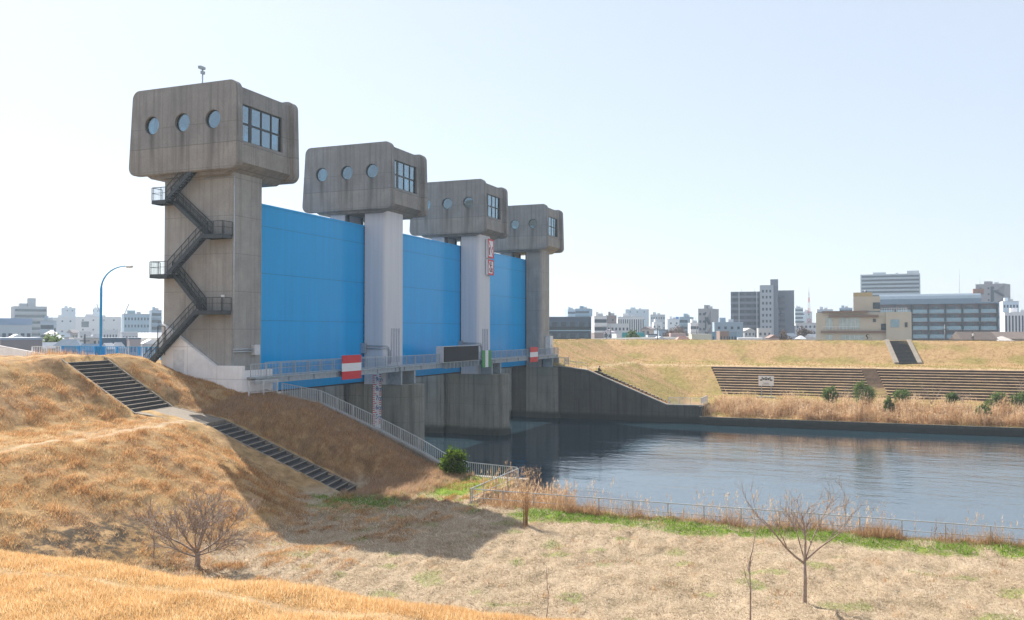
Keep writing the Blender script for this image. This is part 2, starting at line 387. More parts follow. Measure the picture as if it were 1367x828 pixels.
M['slab'] = concrete('step_concrete', (.30, .285, .26), .6, (50, 50), bump=.4)
M['landing'] = concrete('landing_concrete', (.20, .165, .13), .6, (50, 50), bump=.4); M['kerb'] = concrete('kerb_concrete', (.25, .215, .175), .6, (50, 50), bump=.4); M['step_shade'] = concrete('shaded_step_concrete', (.055, .054, .055), .5, (50, 50), bump=.4)  # step bodies darker than the kerb: riser shade put into their colour
M['glass'] = glass('window_glass', (.42, .60, .66)); M['glass_dark'] = paint((.03, .04, .05), .12, .3)
def pillar_paint():
    t = NT('pillar_paint'); v = t.coord(); x, y, z = t.xyz(v)
    st = t.noise(t.coord(scale=(1.5, 1.5, .05)), 2.0, 5, .65); fin = t.noise(v, 6, 4)
    c = t.ramp(st, [(.35, (.70, .70, .735)), (.7, (.60, .605, .645))])
    c = t.mix(t.ramp(fin, [(.6, 0), (.8, .25)]), c, (.5, .5, .52))
    return t.bsdf(c, .55, t.bump(fin, .08, .02))
M['pillar'] = pillar_paint()
def gate_paint():
    t = NT('gate_blue_paint'); v = t.coord(); x, y, z = t.xyz(v)
    st = t.noise(t.coord(scale=(1.2, 1.2, .05)), 1.6, 5, .6); bl = t.noise(v, .35, 4)
    c = t.ramp(st, [(.3, (.0005, .345, .75)), (.7, (.0006, .40, .85))])
    c = t.mix(t.ramp(bl, [(.4, 0), (.75, .35)]), c, (.001, .415, .87))
    f = t.math('FRACT', t.math('DIVIDE', z, 4.27)); jz = t.math('LESS_THAN', t.math('ABSOLUTE', t.math('SUBTRACT', f, .5)), .009)
    g = t.math('FRACT', t.math('DIVIDE', x, .62)); jx = t.math('LESS_THAN', t.math('ABSOLUTE', t.math('SUBTRACT', g, .5)), .05)
    c = t.mix(t.math('MULTIPLY', jz, .5), c, (.002, .15, .36))
    c = t.mix(t.math('MULTIPLY', jx, .10), c, (.002, .20, .5))
    gm = t.math('MULTIPLY', t.ramp(t.noise(t.coord(scale=(2.2, 2.2, .12)), 2.0, 5, .7), [(.5, 0), (.75, 1)]), t.math('DIVIDE', t.math('SUBTRACT', 6.0, z), 6.0, clamp=True))
    c = t.mix(t.math('MULTIPLY', gm, .45), c, (.07, .13, .17))
    h = t.math('ADD', t.math('MULTIPLY', jz, -1.0), t.math('ADD', t.math('MULTIPLY', jx, .10), t.math('MULTIPLY', bl, .25)))
    b = t.bsdf(c, .17, t.bump(h, .1, .02), Specular_IOR_Level=.2)
    return b
M['gate'] = gate_paint()

# ---------------------------------------------------------------- fences and railings
def ruler(pts, gap):
    """points spaced about gap along a polyline, corners kept"""
    out = [Vector(pts[0])]
    for a, b in zip(pts[:-1], pts[1:]):
        a = Vector(a); b = Vector(b); n = max(1, round((b - a).length / gap))
        out += [a.lerp(b, i / n) for i in range(1, n + 1)]
    return out
def fence(name, label, cat, pts, h, mat, gap=2.0, bars=.16, pr=.035, br=.012, rails=(.12, 1.0), group=None, parent=None, infill=True, square=True):
    root = parent or thing(name, label, cat, pts[0], group=group)
    ps = ruler(pts, gap); off = Vector(root.location)
    for p in ps:
        b = MB(); b.box(-pr, pr, -pr, pr, -.1, h + .0)
        put('post', _share(('post', round(h, 3), pr, mat.name), lambda: b.mesh('post', mat)), root, p - off)
    for i, k in enumerate(rails):
        b = MB()
        for a, c in zip(ps[:-1], ps[1:]):
            z = Vector((0, 0, h * k + (.012 if k >= 1 else 0))); b.bar(a + z, c + z, .055 if k >= 1 else .04, .05 if k >= 1 else .035)
        b.build('top_rail' if k >= 1 else 'lower_rail', mat, root)
    if infill:
        for a, c in zip(ps[:-1], ps[1:]):
            b = MB(); n = max(2, int((c - a).length / bars))
            for i in range(1, n):
                q = a.lerp(c, i / n); b.box(q.x - br, q.x + br, q.y - br, q.y + br, q.z + h * rails[0], q.z + h)
            b.build('infill_panel', mat, root)
    return root
_sh = {}
def _share(key, fn):
    if key not in _sh: _sh[key] = fn()
    return _sh[key]

# ---------------------------------------------------------------- gate towers
TX0, TSP = 58.4, 24.87
def rrect(y0a, y1a, y0b, y1b, z0, z1, r, n=7):
    """rounded trapezoid, bottom y0a..y1a, top y0b..y1b"""
    C = [(y0a, z0), (y1a, z0), (y1b, z1), (y0b, z1)]; out = []
    for i in range(4):
        p = Vector(C[i]); a = (Vector(C[i - 1]) - p).normalized(); b = (Vector(C[(i + 1) % 4]) - p).normalized()
        ang = a.angle(b); d = r / math.tan(ang / 2); c = p + (a + b).normalized() * (r / math.sin(ang / 2))
        s0 = p + a * d; s1 = p + b * d
        t0 = math.atan2(s0.y - c.y, s0.x - c.x); t1 = math.atan2(s1.y - c.y, s1.x - c.x)
        while t1 - t0 > PI: t1 -= 2 * PI
        while t1 - t0 < -PI: t1 += 2 * PI
        for k in range(n + 1):
            t = t0 + (t1 - t0) * k / n; out.append((c.x + r * math.cos(t), c.y + r * math.sin(t)))
    return out
def boolean(me_a, me_b, op):
    a = bpy.data.objects.new('a', me_a); b = bpy.data.objects.new('b', me_b)
    COL.objects.link(a); COL.objects.link(b)
    md = a.modifiers.new('b', 'BOOLEAN'); md.operation = op; md.object = b; md.solver = 'EXACT'
    dg = bpy.context.evaluated_depsgraph_get(); dg.update()
    me = bpy.data.meshes.new_from_object(a.evaluated_get(dg))
    bpy.data.objects.remove(a); bpy.data.objects.remove(b); return me
YO = 51.05
def ycyl(yc, zc, r, x0, x1, n=40):
    b = MB(); b.prism([(yc + r * math.cos(2 * PI * i / n), zc + r * math.sin(2 * PI * i / n)) for i in range(n)], 'x', x0, x1); return b.mesh('c', M['pod'])
WIN_Y = [48.5 - YO, 51.6 - YO, 54.8 - YO]; WIN_Z = 30.9; WIN_R = .76
def pod_mesh():
    y0, y1 = 45.95 - YO, 57.35 - YO
    slab = rrect(y0, y1, y0 + .2, y1 - .45, 26.8, 33.95, .72)
    def pr(poly, a, b): m = MB(); m.prism(poly, 'x', a, b); return m.mesh('s', M['pod'])
    f = bevel_mesh(pr(slab, -1.35 - .0, -.62), .06, 2); k = bevel_mesh(pr(slab, 6.15, 6.95), .06, 2)
    mid = [(y0 + 1.9, 26.55), (y1 - 1.9, 26.55), (y1 - .45, 27.45), (y1 - .75, 33.6), (y0 + .62, 33.6), (y0 + .45, 27.45)]
    me = boolean(pr(mid, -.7, 6.25), f, 'UNION'); me = boolean(me, k, 'UNION')
    cav = MB(); cav.box(-.75, 6.3, y0 + 1.15, y1 - 1.2, 28.1, 33.1); me = boolean(me, cav.mesh('v', M['pod']), 'DIFFERENCE')
    for y in WIN_Y: me = boolean(me, ycyl(y, WIN_Z, WIN_R, -3, 9), 'DIFFERENCE')
    w = MB(); w.box(-.15, 5.1, y0 - 2, y1 + 2, 29.2, 32.25); me = boolean(me, w.mesh('w', M['pod']), 'DIFFERENCE')
    me.materials.clear(); me.materials.append(M['pod'])
    for p in me.polygons: p.use_smooth = False
    me.name = 'control_room'; return me
POD = pod_mesh()
def round_pane():
    b = MB(); n = 36
    b.prism([(WIN_R * .99 * math.cos(2 * PI * i / n), WIN_R * .99 * math.sin(2 * PI * i / n)) for i in range(n)], 'x', -.01, .01); return b.mesh('pane', M['glass'])
def round_frame():
    b = MB(); n = 36; ri, ro = WIN_R * .91, WIN_R * .998; vs = []; fs = []
    for x in (-.05, .05):
        for r in (ri, ro): vs += [(x, r * math.cos(2 * PI * i / n), r * math.sin(2 * PI * i / n)) for i in range(n)]
    for i in range(n):
        j = (i + 1) % n
        fs += [(i, j, n + j, n + i), (2 * n + i, 3 * n + i, 3 * n + j, 2 * n + j), (i, 2 * n + i, 2 * n + j, j), (n + i, n + j, 3 * n + j, 3 * n + i)]
    b.add(vs, fs); return b.mesh('round_window', M['frame'])
def grid_frame():
    b = MB(); W, H0, H1 = 5.25, 29.2, 32.25
    for x in (0, W): b.box(x - .09 if x else 0, x if x else .09, -.07, .07, H0, H1)
    b.box(.09, W - .09, -.07, .07, H0, H0 + .09); b.box(.09, W - .09, -.07, .07, H1 - .09, H1)
    for x, w in ((1.18, .3), (2.62, .13), (3.95, .13)): b.box(x - w / 2, x + w / 2, -.065, .065, H0 + .09, H1 - .09)
    b.box(.09, W - .09, -.055, .055, 30.62, 30.78); return b.mesh('grid_window', M['frame'])
RP, RF, GF = round_pane(), round_frame(), grid_frame()
def gp():
    b = MB(); b.box(.02, 5.23, -.012, .012, 29.22, 32.23); return b.mesh('pane', M['glass'])
GP = gp()
PIERX = 1.85
def leg(x0, x1, y0, y1, z0, z1, r, corners):
    """vertical leg, the named corners rounded"""
    P = [((x0, y0), 'sw'), ((x1, y0), 'se'), ((x1, y1), 'ne'), ((x0, y1), 'nw')]; out = []
    for (x, y), k in P:
        if k not in corners: out.append((x, y)); continue
        sx = 1 if x == x0 else -1; sy = 1 if y == y0 else -1
        cx, cy = x + sx * r, y + sy * r
        st = {'sw': PI, 'se': 1.5 * PI, 'ne': 0, 'nw': .5 * PI}[k]
        out += [(cx + r * math.cos(st + PI / 2 * i / 8), cy + r * math.sin(st + PI / 2 * i / 8)) for i in range(9)]
    b = MB(); b.prism(out, 'z', z0, z1); b.sm = [False] * len(b.f); return b
def tower(i, label, painted):
    X = TX0 + TSP * i; root = thing('gate_tower', label, 'gate tower', (X, YO, 0), group='concrete gate towers with control rooms')
    mat = M['pillar'] if painted else M['column']
    cr = put('control_room', POD, root)
    for xf in (-1.12, 6.72):
        for y in WIN_Y:
            f = put('round_window', RF, cr, (xf, y, WIN_Z)); put('pane', RP, f)
    for yf in (46.72 - YO, 56.65 - YO):
        f = put('grid_window', GF, cr, (-.15, yf, 0)); put('pane', GP, f)
    if i == 0:
        b = leg(0, 3.75, 47.5 - YO, 54.6 - YO, 7, 27.4, .12, ('sw', 'se'))
        b.build('column', mat, root, True)
    else:
        leg(0, 3.75, 47.5 - YO, 50.12 - YO, 8.0, 27.4, .55, ('sw',)).build('column', mat, root, True)
        leg(0, 3.75, 52.66 - YO, 54.7 - YO, 8.0, 27.4, .3, ('nw',)).build('column', mat, root, True)
        b = MB(); b.box(1.5, 2.2, 50.13 - YO, 52.65 - YO, 8.4, 24.6); b.build('web_wall', M['frame'], root, True)
        for xr in (.35, 3.3):
            for yr in (50.25, 52.45):
                b = MB(); b.box(xr - .12, xr + .12, yr - YO - .1, yr - YO + .1, 8.41, 27.3)
                for k in range(30): b.box(xr - .2, xr - .12, yr - YO - .08, yr - YO + .08, 8.8 + k * .6, 8.95 + k * .6)
                b.build('guide_rail', M['frame'], root, True)
        if painted:                                                   # upright grooves low on the downstream face
            for k in range(4):
                b = MB(); b.box(1.15 + k * .55, 1.37 + k * .55, 47.44 - YO, 47.497 - YO, 10.4, 14.1); b.build('vent_strip', paint((.42, .43, .5), .6), root, True)
    # pier below: rounded nose towards the river mouth, gate slots in the sides
    cx = PIERX; r = 1.95; out = []
    n0 = -5.1
    for k in range(17):
        a = PI + PI * k / 16; out.append((cx + r * math.cos(a), n0 + r * math.sin(a)))
    out += [(cx + r, -.95), (cx + r - .55, -.95), (cx + r - .55, 1.6), (cx + r, 1.6), (cx + r, 9.5)]
    out += [(cx - r, 9.5), (cx - r, 1.6), (cx - r + .55, 1.6), (cx - r + .55, -.95), (cx - r, -.95)]
    if i > 0 or True:
        b = MB(); b.prism(out, 'z', -3.2, 8.05 if i else 7.6); b.build('pier', M['pier'], root, True)
        foot = [(x + (x - cx) * .10, y * 1.0 + (-.2 if y < -5 else 0)) for x, y in out]
        b = MB(); b.prism(foot, 'z', -3.2, .75); b.build('footing', M['pier'], root, True)
    return root
T1 = tower(0, 'nearest and largest looking bare concrete gate tower, with the zigzag steel stair on its face', False)
T2 = tower(1, 'white pillared gate tower with a gauge board on its pier, second from the near bank', True)
T3 = tower(2, 'white pillared gate tower carrying red edged river signs, third from the near bank', True)
T4 = tower(3, 'farthest gate tower, bare concrete, standing against the grassy far bank', False)
# mast on the first roof, conduit and junction boxes
def conduit(pts, r=.05): b = MB(); b.tube(pts, r, 6); return b
m = thing('roof_mast', 'thin mast with a small camera on the roof of the nearest tower', 'mast', (60.2, 52.3, 33.6))
b = MB(); b.tube([(60.2, 52.3, 33.6), (60.2, 52.3, 36.2)], .06, 8); b.build('pole', M['galv'], m)
b = MB(); b.box(59.8, 60.4, 52.15, 52.45, 36.2, 36.42); b.box(60.05, 60.4, 52.2, 52.4, 35.8, 36.05); b.build('camera_head', M['girder'], m)
b = conduit([(58.36, 47.36, 9.3), (58.36, 47.36, 26.4), (58.36, 50.5, 26.4)], .055); o = b.build('conduit', M['galv'], T1)
b = conduit([(58.3, 47.3, 12.3), (60.8, 47.3, 12.3)], .06); b.build('conduit', M['galv'], T1); b = conduit([(58.3, 47.3, 12.1), (60.8, 47.3, 12.1)], .06); b.build('conduit', M['galv'], T1)
b = MB(); b.box(60.8, 61.5, 47.12, 47.495, 11.8, 12.65); b.build('junction_box', M['white'], T1)
b = MB(); b.box(58.37, 58.399, 48.3, 48.65, 16.5, 16.75); b.build('number_plate', M['white2'], T1)
for Tn, X in ((T2, TX0 + TSP), (T3, TX0 + 2 * TSP)):
    for k in range(2):
        b = conduit([(X - .12, 49.9, 12.2 - .3 * k), (X - .12, 48.0, 12.2 - .3 * k), (X + .1 + .3 * k, 47.38, 12.2 - .3 * k), (X + .5 + .3 * k, 47.38, 12.0 - .3 * k), (X + .5 + .3 * k, 47.38, 10.2)], .06); b.build('conduit', M['galv'], Tn)
    b = MB(); b.box(X - .45, X - .05, 49.8, 50.6, 11.4, 12.5); b.build('junction_box', M['galv'], Tn)
# nearest tower: painted low wall at its foot, with a small door
w = thing('retaining_wall', 'white painted wall with sloping top at the foot of the nearest tower', 'wall', (58.1, 50, 8.6))
b = MB(); b.prism([(46.2, 7.0), (46.2, 10.98), (48.9, 10.98), (52.7, 13.4), (54.4, 14.4), (54.4, 9.5), (50, 7)], 'x', 57.95, 58.37); b.build('wall_panel', M['abut'], w)
b = MB(); b.box(57.9, 57.947, 52.0, 53.1, 10.2, 12.25); b.build('door', M['white2'], w)
b = MB(); b.box(58.372, 62.0, 46.2, 46.5, 7.0, 10.6); b.build('return_wall', M['abut'], w)

# ---------------------------------------------------------------- the blue gate leaves
GL = ['near bank blue gate leaf, raised between the nearest tower and the second', 'middle blue gate leaf, raised between the two white pillared towers', 'farthest blue gate leaf, raised between the third tower and the last']
for i in range(3):
    x0 = TX0 + TSP * i + 3.3; x1 = TX0 + TSP * (i + 1) + .48
    g = thing('sluice_gate', GL[i], 'sluice gate', ((x0 + x1) / 2, 50.3, 8.35), group='raised blue sluice gates')
    b = MB(); b.box(x0, x1, 50.3, 50.62, 8.2, 25.3); b.build('skin_plate', M['gate'], g)
    b = MB()
    for k in range(6): b.box(x0 + .1, x1 - .1, 50.62, 51.9, 8.8 + k * 3.2, 9.05 + k * 3.2)
    for k in range(8): b.box(x0 + .3 + k * 2.8, x0 + .42 + k * 2.8, 50.62, 51.85, 8.5, 25.1)
    b.build('stiffener_frame', M['gate'], g)
    b = MB(); b.box(x0, x1, 50.16, 50.3, 8.2, 8.32); b.build('bottom_seal', M['black'], g)
    b = MB(); b.box(x0 + .02, x1 - .02, 50.24, 50.3, 25.12, 25.3); b.build('top_edge', M['gate'], g)

# ---------------------------------------------------------------- walkway along the gates
wk = thing('service_walkway', 'grey steel walkway with white railing running in front of the blue gates', 'walkway', (59, 46.4, 10))
b = MB(); b.box(58.6, 136.0, 45.62, 47.42, 9.95, 10.06); b.build('deck', M['girder'], wk)
for k, (a, c) in enumerate(((59.0, 83.0), (83.3, 108.2), (108.5, 136.0))):
    b = MB()
    for y in (45.7, 47.25): b.box(a, c, y, y + .03, 9.54, 9.948); b.box(a, c, y - .1, y + .13, 9.5, 9.54); b.box(a, c, y - .1, y + .13, 9.925, 9.949)
    for j in range(7): b.box(a + .8 + j * (c - a - 1.6) / 6 - .02, a + .8 + j * (c - a - 1.6) / 6 + .02, 45.6, 45.698, 9.56, 9.92)
    b.build('girder', M['girder'], wk)
for i in (1, 2, 3):
    X = TX0 + TSP * i
    for dx in (.3, 3.3):
        b = MB(); b.box(X + dx - .15, X + dx + .15, 45.7, 47.3, 8.06, 9.495); b.build('bearing_post', M['girder'], wk)
rl = fence('guard_rail', '', '', [(58.4, 45.66, 10.06), (92.6, 45.66, 10.06)], 1.05, M['galv'], 2.0, .2, .035, .014, (.1, 1.0), parent=wk)
fence('guard_rail', '', '', [(103.2, 45.66, 10.06), (135.9, 45.66, 10.06), (135.9, 47.3, 10.06)], 1.05, M['galv'], 2.0, .2, .035, .014, (.1, 1.0), parent=wk)
fence('guard_rail', '', '', [(62.5, 47.36, 10.06), (83, 47.36, 10.06)], 1.05, M['galv'], 2.0, 9, .03, .012, (.5, 1.0), parent=wk, infill=False)
# navigation boards
def flagboard(label, x0, x1, z0, z1, y, cols, vertical=False):
    g = thing('signal_board', label, 'sign board', ((x0 + x1) / 2, y, z0), group='striped signal boards on the walkway')
    for k, c in enumerate(cols):
        b = MB()
        if vertical: w_ = (x1 - x0) / 3; b.box(x0 + k * w_, x0 + (k + 1) * w_, y, y + .06, z0, z1)
        else: h_ = (z1 - z0) / 3; b.box(x0, x1, y, y + .06, z0 + k * h_, z0 + (k + 1) * h_)
        b.build('stripe_panel', M[c], g)
    b = MB(); b.box(x0 + .3, x0 + .4, y + .062, y + .14, z0, z1); b.box(x1 - .4, x1 - .3, y + .062, y + .14, z0, z1); b.build('back_frame', M['galv'], g)
flagboard('red and white striped board hung on the walkway before the near blue gate', 71.3, 74.7, 9.22, 11.5, 45.3, ('red', 'sig', 'red'))
flagboard('green and white striped board beside the black message screen', 104.2, 107.2, 9.1, 11.3, 45.3, ('green', 'sig', 'green'), True)
flagboard('red and white striped board on the walkway before the farthest blue gate', 121.9, 125.2, 9.2, 11.4, 45.3, ('red', 'sig', 'red'))
sc = thing('message_screen', 'long black electronic message board standing on the walkway by the middle gate', 'display board', (97.9, 45.7, 10.07))
b = MB(); b.box(92.9, 103.0, 45.32, 46.25, 10.07, 12.0); b.build('housing', M['white'], sc)
b = MB(); b.box(93.0, 102.93, 45.25, 45.318, 10.15, 11.95); b.build('screen', paint((.012, .015, .022), .7, .2), sc)
b = MB()
for k in range(10): b.box(93.4 + k, 93.5 + k, 45.1, 45.6, 9.4, 10.06)
b.build('bracket_row', M['girder'], sc)
# text helper
def text_mesh(s, size, mat, name):
    cu = bpy.data.curves.new('t', 'FONT'); cu.body = s; cu.size = size; cu.align_x = 'CENTER'; cu.align_y = 'CENTER'; cu.extrude = .004; cu.resolution_u = 2
    o = bpy.data.objects.new('t', cu); COL.objects.link(o)
    dg = bpy.context.evaluated_depsgraph_get(); dg.update(); me = bpy.data.meshes.new_from_object(o.evaluated_get(dg))
    bpy.data.objects.remove(o); me.materials.clear(); me.materials.append(mat); me.name = name; return me
def put_text(s, size, mat, name, parent, loc, rot):
    o = put(name, text_mesh(s, size, mat, name), parent); 
    off = Vector(parent.location); o.location = Vector(loc) - off; o.rotation_euler = rot; return o
# water gauge on the second pier
gx = TX0 + TSP + PIERX - 1.95
gg = thing('water_gauge', 'tall white water level gauge with red marks and blue numbers on the pier', 'gauge', (gx, 48.5, 2))
for k, (ya, yb) in enumerate(((48.95, 48.45), (48.43, 47.93))):
    b = MB(); b.box(gx - .07, gx - .01, yb, ya, 2.6, 9.9); b.build('board', M['sig'], gg)
    for z in range(26, 98):
        zz = z / 10
        if (z % 2 == 0) == (k == 0):
            m_ = M['black'] if zz > 9.0 else M['red']
            wdt = .24 if z % 5 else .46
            b = MB(); b.box(gx - .083, gx - .071, ya - wdt if k == 0 else yb, ya if k == 0 else yb + wdt, zz, zz + .085)
            if (z % 10 not in (5, 6, 7) or zz > 9.2) if k else True: b.build('graduation', m_, gg)
for v in (5, 6, 7, 8, 9):
    z = 13.8 - 5.2 + (v - 9) * 1.0
    put_text('%dm' % v, .7, paint((.01, .05, .25), .5), 'numeral', gg, (gx - .09, 48.18, z), (PI / 2, 0, -PI / 2))
# river signs on the third tower
X3 = TX0 + 2 * TSP
def riversign(label, z0, z1, fn):
    g = thing('river_sign', label, 'sign', (X3 + 3.1, 47.3, z0), group='red edged river signs on the white pillar')
    x0, x1, y = X3 + 2.1, X3 + 4.15, 47.1
    b = MB(); b.box(x0, x1, y, y + .3, z0, z1); b.build('panel', M['sig'], g)
    b = MB()
    for a in ((x0, x1, z0, z0 + .22), (x0, x1, z1 - .22, z1), (x0, x0 + .2, z0 + .22, z1 - .22), (x1 - .2, x1, z0 + .22, z1 - .22)): b.box(a[0], a[1], y - .03, y - .002, a[2], a[3])
    b.build('red_border', M['red'], g)
    b = MB(); b.bar((x0 + .25, y - .012, z1 - .28), (x1 - .25, y - .012, z0 + .28), .018, .16, 0, (0, 0, 1)); b.build('red_slash', M['red'], g)
    b = MB(); fn(b, x0, x1, y, z0, z1); b.build('black_symbol', M['black'], g)
def sym1(b, x0, x1, y, z0, z1):
    b.box(x0 + .42, x0 + .68, y - .03, y - .004, z0 + .4, z0 + 1.45); b.box(x1 - .55, x1 - .42, y - .03, y - .004, z0 + 1.2, z0 + 1.6)
def sym2(b, x0, x1, y, z0, z1):
    c = (x0 + x1) / 2
    b.box(c - .06, c + .06, y - .03, y - .004, z0 + .5, z1 - .6); b.box(c - .3, c + .3, y - .03, y - .004, z1 - .85, z1 - .73)
    n = 12
    for k in range(n):
        a0 = PI + PI * k / n; a1 = PI + PI * (k + 1) / n
        b.bar((c + .5 * math.cos(a0), y - .017, z0 + .95 + .5 * math.sin(a0)), (c + .5 * math.cos(a1), y - .017, z0 + .95 + .5 * math.sin(a1)), .026, .12)
    for k in range(10):
        a0 = 2 * PI * k / 10; a1 = 2 * PI * (k + 1) / 10
        b.bar((c + .16 * math.cos(a0), y - .017, z1 - .45 + .16 * math.sin(a0)), (c + .16 * math.cos(a1), y - .017, z1 - .45 + .16 * math.sin(a1)), .026, .08)
riversign('upper red edged sign with a crossed out berthing mark on the white pillar', 23.75, 26.35, sym1)
riversign('lower red edged sign with a crossed out anchor on the white pillar', 21.45, 23.55, sym2)
bx = thing('equipment_cabinet', 'small white cabinet on the downstream face of the farthest tower', 'cabinet', (135, 47.3, 10.1))
b = MB(); b.box(134.6, 136.0, 46.6, 47.44, 10.07, 13.0); b.build('body', M['white2'], bx); b = MB(); b.box(135.25, 135.35, 46.575, 46.598, 11.2, 11.6); b.build('handle', M['frame'], bx)
# ---------------------------------------------------------------- zigzag steel stair on the nearest tower
ss = thing('steel_staircase', 'dark zigzag steel staircase climbing the face of the nearest tower', 'staircase', (57.4, 51, 10.6))
IN = (57.76, 58.32); OU = (57.15, 57.70)
def flight(xs, ya, za, yb, zb):
    """from low (ya, za) to high (yb, zb)"""
    b = MB(); n = max(4, int((zb - za) / .2)); 
    for x in xs: b.bar((x, ya, za), (x, yb, zb), .05, .3)
    for k in range(n):
        t = (k + .5) / n; y = ya + (yb - ya) * t; z = za + (zb - za) * t
        b.box(xs[0] + .03, xs[1] - .03, y - .13, y + .13, z - .02, z + .02)
    f = b.build('flight', M['steel'], ss)
    for x in xs:
        r = MB(); L = math.hypot(yb - ya, zb - za); m_ = max(3, int(L / .9))
        r.bar((x, ya, za + 1.05), (x, yb, zb + 1.05), .05, .05); r.bar((x, ya, za + .58), (x, yb, zb + .58), .03, .03)
        for k in range(m_ + 1):
            t = k / m_; r.bar((x, ya + (yb - ya) * t, za + (zb - za) * t), (x, ya + (yb - ya) * t, za + (zb - za) * t + 1.05), .04, .04, 0, (0, 1, 0))
        for k in range(m_ * 6):
            t = k / (m_ * 6); r.bar((x, ya + (yb - ya) * t, za + (zb - za) * t + .1), (x, ya + (yb - ya) * t, za + (zb - za) * t + 1.05), .016, .016, 0, (0, 1, 0))
        r.build('railing', M['steel'], f)
def landing(y0, y1, z, open_in=None):
    b = MB(); b.box(57.12, 58.35, y0, y1, z - .06, z)
    b.box(57.1, 57.16, y0, y1, z - .32, z - .061); b.box(58.2, 58.26, y0, y1, z - .32, z - .061)
    b.box(57.16, 58.2, y0, y0 + .06, z - .32, z - .061); b.box(57.16, 58.2, y1 - .06, y1, z - .32, z - .061)
    l = b.build('landing', M['steel'], ss)
    e = y0 if open_in == 'high' else y1
    r = MB(); path = [(58.3, e, z), (57.14, e, z)]
    far = (57.14, y1 if e == y0 else y0, z)
    for a, c in ((path[0], path[1]), (path[1], far)):
        a = Vector(a); c = Vector(c); n = max(2, int((c - a).length / .13))
        for h, w_ in ((1.05, .05), (.58, .03)): r.bar(a + Vector((0, 0, h)), c + Vector((0, 0, h)), w_, w_)
        for k in range(n + 1):
            q = a.lerp(c, k / n); w_ = .045 if k % 7 == 0 or k == n else .016; r.bar(q, q + Vector((0, 0, 1.05)), w_, w_, 0, (0, 1, 0))
    r.build('railing', M['steel'], l)
A_, B_, C_, D_ = (53.3, 54.8, 24.65), (47.5, 49.5, 21.6), (53.1, 54.95, 18.5), (47.55, 50.1, 15.45)
landing(A_[0], A_[1], A_[2]); landing(B_[0], B_[1], B_[2], 'high'); landing(C_[0], C_[1], C_[2]); landing(D_[0], D_[1], D_[2], 'high')
flight(OU, 55.5, 10.75, D_[1], D_[2]); flight(IN, D_[1], D_[2], C_[0], C_[2]); flight(OU, C_[0], C_[2], B_[1], B_[2])
flight(IN, B_[1], B_[2], A_[0], A_[2]); flight(OU, A_[0], A_[2], 50.6, 27.0)
b = MB(); b.box(56.9, 58.3, 55.2, 56.5, 10.2, 10.7); b.build('base_slab', M['slab'], ss)
b = MB()
for x in (57.1, 57.9): b.bar((x, 54.0, 11.8), (x, 54.0, 14.2), .05, .05); 
b.bar((57.1, 54, 14.2), (57.9, 54, 14.2), .05, .05)
for k in range(6): b.bar((57.15 + k * .14, 54, 12), (57.15 + k * .14, 54, 14.6), .018, .018)
b.build('gate_grille', M['steel'], ss)

# ---------------------------------------------------------------- river walls
def wall_profile(name, label, x0, x1, pts, zb, mat, coping=True, group=None):
    o = thing(name, label, 'wall', ((x0 + x1) / 2, pts[0][0], 0), group=group)
    b = MB(); b.prism([(pts[0][0], zb)] + [(y, z) for y, z in pts] + [(pts[-1][0], zb)], 'x', x0, x1); b.build('wall_panel', mat, o)
    if coping:
        b = MB()
        for (ya, za), (yb, zb_) in zip(pts[:-1], pts[1:]): b.bar(((x0 + x1) / 2, ya, za + .06), ((x0 + x1) / 2, yb, zb_ + .06), abs(x1 - x0) + .12, .14)
        b.build('coping', M['slab'], o)
    return o
wall_profile('wing_wall', 'near bank concrete wing wall sloping down under the white fence', 61.02, 61.6, WALL_TOP, -3.2, M['pier'])
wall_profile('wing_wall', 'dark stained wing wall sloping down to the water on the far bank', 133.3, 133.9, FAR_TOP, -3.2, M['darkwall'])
b = MB(); b.box(61.62, 62.2, 47.0, 62, -3, 8.3); b.solo('gate_abutment', M['pier'], (62, 54, 0), 'concrete abutment wall under the nearest tower beside the water', 'wall')
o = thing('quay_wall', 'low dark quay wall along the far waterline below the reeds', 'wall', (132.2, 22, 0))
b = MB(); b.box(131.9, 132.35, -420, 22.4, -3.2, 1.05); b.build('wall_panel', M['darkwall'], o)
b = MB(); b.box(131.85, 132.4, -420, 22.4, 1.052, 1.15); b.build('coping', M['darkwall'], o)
b = MB()
for k in range(120): b.box(131.86, 131.898, 22 - k * 1.5 - .5, 22 - k * 1.5, -1, .55)
b.build('sheet_piling', M['darkwall'], o)
b = MB(); b.box(132.4, 140, 22.2, 22.6, -3, 2.62); b.build('end_wall', M['darkwall'], o)
b = MB(); b.box(51.1, 51.28, -420, 23.2, -3, 2.72); b.box(51.1, 61.02, 23.0, 23.2, -3, 2.72); b.solo('quay_wall', M['pier'], (51.2, 0, 0), 'near bank concrete edge under the long white fence', 'wall')
